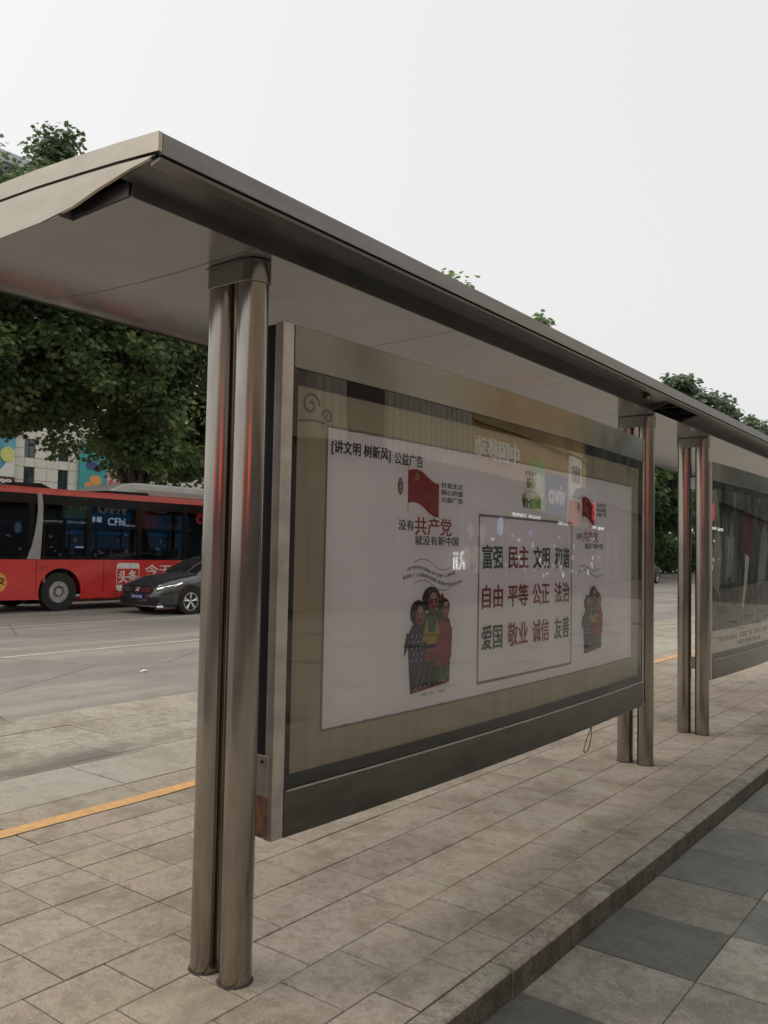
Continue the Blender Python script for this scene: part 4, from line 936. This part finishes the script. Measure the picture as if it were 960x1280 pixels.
bshape([(36.9, 5.9), (38.35, 5.9), (38.35, 7.6), (36.9, 7.6)], pk, 'letter_panel', 1)
m = MB(); fit_text(m, '欢乐', 37.0, 38.25, 6.85, 7.5, pt(2), .02); fit_text(m, '购物', 37.0, 38.25, 6.0, 6.7, pt(2), .02); p(m, 'lettering', rd)
bshape([(39.2, 5.4), (39.6, 5.4), (39.5, 7.4), (39.1, 7.1)], wt, 'stripe_shape', 1); bshape([(39.7, 5.2), (40.2, 5.5), (40.0, 6.6)], pk, 'leaf_shape', 1)
p, x = board('billboard', (-54.6, 27, 5), 25.2, 29.35, 6.3, 10.0, tb, 'blue and white billboard with a yellow ball at the left edge')
bshape([(27.9, 6.3), (29.3, 6.3), (29.3, 8.4), (28.6, 7.2)], wt, 'white_wave', 1); bshape([(27.4, 8.8), (29.2, 9.3), (29.2, 10), (27.4, 10)], wt, 'white_wave', 1)
bshape(ell(28.75, 7.85, .55, .55), M('print_lemon', (.62, .62, .20), .5), 'yellow_ball', 2)
m = MB(); m.box(x, x+.05, 25.2, 29.35, 5.2, 6.3); p(m, 'number_strip', M('board_maroon', (.09, .03, .04), .5))
m = MB(); fit_text(m, '09199', 26.9, 29.1, 5.75, 6.12, lambda u, v, w=0: (x+.06+w*10, u, v), .04); p(m, 'lettering', wt)
# grey tower top at upper left
G = tag(empty('grey_tower', (-75, 34, 0)), 'plain grey tower block rising behind the trees at upper left', 'building')
s = 77.2/57.2
m = MB(); m.box(-20, 0, -16, 7.3, 0, 38.1); m.build('wall', M('tower_grey', (.22, .235, .25), .6, 0, .06, .4), G)
m = MB(); m.box(-20.3, .3, -16.3, 7.45, 38.1, 39.1); m.build('parapet', M('parapet_pale', (.55, .56, .56), .6), G)
for k in range(9):
    m = MB(); m.box(0, .05, -15.5, 7.0, 3+3.8*k, 4.6+3.8*k); m.build('window_band', wg, G)
# long low shops further down the far side
D = tag(empty('shop_row', (-50, 75, 0)), 'long pale shop row mostly hidden by trees down the road', 'building')
m = MB(); m.box(-8, 0, -22, 70, 0, 9); m.build('wall', M('shop_row_wall', (.38, .35, .31), .8, 0, .1, .5), D)
m = MB(); m.box(-8.2, .2, -22.2, 70.2, 9, 9.5); m.build('roof', M('shop_row_roof', (.2, .19, .18), .8), D)
for k in range(20):
    m = MB(); m.box(0, .06, -20+4.4*k, -17+4.4*k, 4.6, 6.6); f = m.build('window', wf, D); m = MB(); m.box(.06, .08, -19.9+4.4*k, -17.1+4.4*k, 4.7, 6.5); m.build('pane', wg, f)
    m = MB(); m.box(0, .06, -20+4.4*k, -16.6+4.4*k, .1, 3.4); m.build('shop_window', wg, D)

# ================================================================== MALL BEHIND THE PHOTOGRAPHER (seen in the glass and steel)
FX = 14.0
A = tag(empty('shopping_mall', (FX, 20, 0)), 'long tan and grey shopping mall mirrored in the light box glass', 'building')
def ap(mb, name, mat, parent=A, **kw): mb.v = [(a-FX, b-20, c) for a, b, c in mb.v]; return mb.build(name, mat, parent, **kw)
grey_m = M('mall_grey', (.17, .155, .15), .5, 0, .1, .6); pale = M('mall_pale_cladding', (.68, .63, .52), .5, 0, .05, .5); tan = M('mall_tan', (.72, .48, .26), .55, 0, .1, .4)
m = MB(); m.box(FX+.6, FX+12, -60, 40, -.1, 4.5); ap(m, 'ground_floor_wall', grey_m)
m = MB(); m.box(FX+.6, FX+12, 40, 120, -.1, 4.5); ap(m, 'ground_floor_wall', M('mall_far_base_darkened', (.05, .05, .045), .6, 0, .5, .7))  # far ground floor darkened to keep its reflection in the glass dim
m = MB(); m.box(FX+.4, FX+12, -60, 13, 4.5, 11.5); ap(m, 'upper_wall', M('mall_brown', (.42, .35, .28), .6, 0, .1, .4))
m = MB(); m.box(FX+.05, FX+12, 13, 22.7, 4.5, 11.5); ap(m, 'clad_wall', pale)
for k in range(24):
    m = MB(); m.box(FX-.06, FX+.05, 13.05+.4*k, 13.2+.4*k, 4.5, 11.5); ap(m, 'cladding_rib', pale)
m = MB(); m.box(FX-.1, FX+.1, 14.6, 16.4, 4.4, 9); ap(m, 'dark_pier', M('pier_dark', (.10, .075, .06), .5))
m = MB(); m.box(FX, FX+12, 22.7, 38.5, 4.45, 6.2); ap(m, 'sign_band', tan)
m = MB(); m.box(FX-.12, FX+12, 22.7, 38.5, 6.2, 6.35); ap(m, 'cornice', M('mall_gold_trim', (.55, .42, .18), .4, .4))
m = MB(); m.box(FX+.05, FX+12, 22.7, 38.5, 6.35, 11.7); ap(m, 'upper_wall', M('mall_ochre', (.52, .36, .17), .55, 0, .25, .5))
m = MB(); m.box(FX+.2, FX+12, 38.5, 120, 4.5, 11); ap(m, 'far_wall', M('mall_far_tree_green', (.09, .10, .075), .8, 0, .5, .5))  # unseen stretch, mottled dark green to stand in for mirrored trees
m = MB()
for (yy, zz) in ((29.5, 9.5), (26, 8.7), (31.5, 10.5)): pass
def mtext(body, ya, yb, z0, z1, mat, x=FX-.08, parent=None, bold=.02, ext=.02):
    mm = MB(); fit_text(mm, body, -ya, -yb, z0, z1, lambda u, v, w=0: (x-w, -u, v), bold, ext); return mm
def sign(y0, y1, z0, z1, mat, body, tm, label, tz=None, name='shop_sign', xx=FX-.05, es=None):
    o = tag(empty(name, (xx, (y0+y1)/2, z0)), label, 'sign')
    loc = o.location.copy()
    def q(mb, nm, mt): mb.v = [(a-loc[0], b-loc[1], c-loc[2]) for a, b, c in mb.v]; return mb.build(nm, mt, o)
    m = MB(); m.box(xx-.05, xx+.12, y0, y1, z0, z1); q(m, 'panel', mat)
    if body:
        tz = tz or (z0+(z1-z0)*.25, z1-(z1-z0)*.25); L = (y1-y0)*.12
        m = MB(); fit_text(m, body, -(y1-L), -(y0+L), tz[0], tz[1], lambda u, v, w=0: (xx-.07-w, -u, v), .03, .01); q(m, 'lettering', tm)
    return q, xx
wsg = M('sign_white', (.85, .84, .82), .5, emit=(1, .98, .95), es=.25); 
m = MB(); fit_text(m, '中国移动', -27.4, -22.9, 4.95, 5.75, lambda u, v, w=0: (FX-.02-w, -u, v), .03, .02); ap(m, 'lettering', wsg)
sign(29.0, 31.0, 3.35, 5.45, M('sign_green', (.30, .55, .14), .5, emit=(.3, .6, .15), es=.2), 'OPPO', wsg, 'green phone shop sign with white letters on the mall')
sign(31.1, 34.4, 3.3, 5.1, M('sign_blue', (.05, .17, .36), .4, emit=(.05, .2, .4), es=.15), 'vivo', wsg, 'blue phone shop sign with white letters on the mall')
sign(34.8, 37.3, 3.0, 6.4, wsg, '营业厅', M('sign_grey_text', (.3, .3, .3), .5), 'tall white sign board with grey characters on the mall', tz=(5.0, 5.8))
sign(34.6, 36.4, 2.9, 4.1, M('sign_orange', (.75, .18, .05), .5, emit=(.8, .2, .05), es=.2), None, None, 'orange shop panel below the white sign', xx=FX-.25)
q, xx = sign(36.5, 38.5, 2.9, 4.0, M('sign_olive', (.45, .42, .2), .5), '便利店', M('sign_dark', (.05, .05, .05), .5), 'small olive sign beside the orange shop panel', xx=FX-.25)
m = MB(); m.prism([(35.2, 4.3), (36.2, 4.75), (37.2, 4.85), (38.2, 4.6), (38.6, 4.2)], FX-1.2, FX, 0)
tag(m.build('awning', M('awning_teal', (.10, .20, .19), .6)), 'curved teal awning over the mall corner shop', 'awning')
q, xx = sign(39.6, 41.2, 3.2, 4.8, M('sign_black', (.03, .03, .03), .5), None, None, 'black square sign with a red neon figure')
m = MB(); fit_text(m, '8', -40.9, -40.0, 3.35, 4.6, lambda u, v, w=0: (FX-.15-w*5, -u, v), .02); q(m, 'neon', M('neon_red', (.8, .1, .1), .4, emit=(1, .06, .08), es=1.3))
# lit shop windows on the ground floor
litw = M('shop_white_glow', (.8, .8, .85), .4, emit=(.80, .85, 1), es=1.4)
def lit(y0, y1, z0, z1, mat, nm='lit_panel', x=FX+.55): m = MB(); m.box(x-.03, x, y0, y1, z0, z1); return ap(m, nm, mat)
whs = M('strip_light', (1, 1, 1), .4, emit=(1, 1, 1), es=2)
for (a, b, z) in ((27.6, 31.5, 3.02), (34.2, 36.6, 2.95), (42, 45, 3.0)):
    m = MB(); fit_text(m, '欢迎光临 全场特惠', -b, -a, z, z+.16, lambda u, v, w=0: (FX+.5-w*5, -u, v), .03); ap(m, 'strip_lettering', whs)
pan_ = M('shop_pane_dim', (.12, .115, .12), .3, 0, .3, 2)
for k in range(16):
    y = 13.4+2.3*k; lit(y, y+2.1, .1, 2.8, pan_, 'shop_pane', FX+.58)
    m = MB(); m.box(FX+.45, FX+.6, y+2.1, y+2.3, -.1, 3.2); ap(m, 'shop_mullion', grey_m)
m = MB(); fit_text(m, 'Rii', -22.75, -21.75, .95, 1.6, lambda u, v, w=0: (FX+.4-w, -u, v), .03, .01); ap(m, 'neon_lettering', whs)
rnd = random.Random(12)
coatm = M('coat_white', (.55, .53, .48), .8)
def garment(y, z, s, lab):
    pts = [(-.22, 0), (.22, 0), (.2, .6), (.42, .35), (.5, .45), (.28, .95), (.1, 1.0), (-.1, 1.0), (-.28, .95), (-.5, .45), (-.42, .35), (-.2, .6)]
    m = MB(); m.prism([(y+a*s, z+b*s) for a, b in pts], FX+.30, FX+.42, 0)
    tag(m.build('hanging_coat', coatm), lab, 'coat', 'coats hanging in the mall window')
for (y, z, s, lab) in ((22.9, .95, .8, 'pale coat low in the mall window next to the white neon letters'), (23.9, .8, 1.0, 'largest pale coat, low and farther along the mall window'),
                       (24.3, 1.9, .7, 'pale coat hung high above the largest coat in the mall window'), (23.2, 2.0, .6, 'smallest pale coat, high up near the white neon letters')): garment(y, z, s, lab)
for k in range(46):  # random glowing blobs added in place of the bright street clutter mirrored here
    y = rnd.uniform(25.5, 44); z = rnd.uniform(.5, 1.5) if k % 4 else rnd.uniform(1.9, 2.6); w = rnd.uniform(.08, .35); h = rnd.uniform(.06, .3)
    col = rnd.choice([(.9, .9, .85), (1, .95, .85), (.8, .85, 1), (.9, .7, .5)])
    m = MB(); m.prism(ell(y, z, w*.5, h*.5, 7), FX+.48, FX+.55, 0); ap(m, 'bright_blob', M('blob_glow', (.6, .6, .6), .5, emit=col, es=rnd.uniform(.2, 1.1)))
m = MB(); m.prism(ell(26.2, 2.6, .22, .35), FX+.4, FX+.5, 0); ap(m, 'blue_lamp', M('lamp_blue', (.5, .6, .9), .5, emit=(.35, .55, 1), es=1.0))
m = MB(); m.prism(ell(29.8, 2.4, .25, .12), FX+.4, FX+.5, 0); ap(m, 'violet_lamp', M('lamp_violet', (.3, .2, .7), .5, emit=(.25, .15, .9), es=.6))
# red lit signs further back along the mall, mirrored as red glints in the posts
redl = M('red_lit_sign', (.6, .02, .02), .4, emit=(1, .05, .03), es=2.2)
sign(-15.5, -8.5, 3.0, 4.2, redl, '中国建设', wsg, 'long red lit shop sign behind the photographer')
o = tag(empty('cross_street_building', (6, -48, 0)), 'low building closing the street behind the photographer', 'building')
m = MB(); m.box(1, 24, -12, 0, -.1, 8); m.build('wall', M('cross_wall', (.30, .27, .24), .7), o)
m = MB(); m.box(2, 20, 0, .2, 4.6, 7.0); m.build('red_sign_panel', redl, o)
print('TILES', n1, 'OBJS', len(SC.objects), 'VERTS', sum(len(m.vertices) for m in bpy.data.meshes))
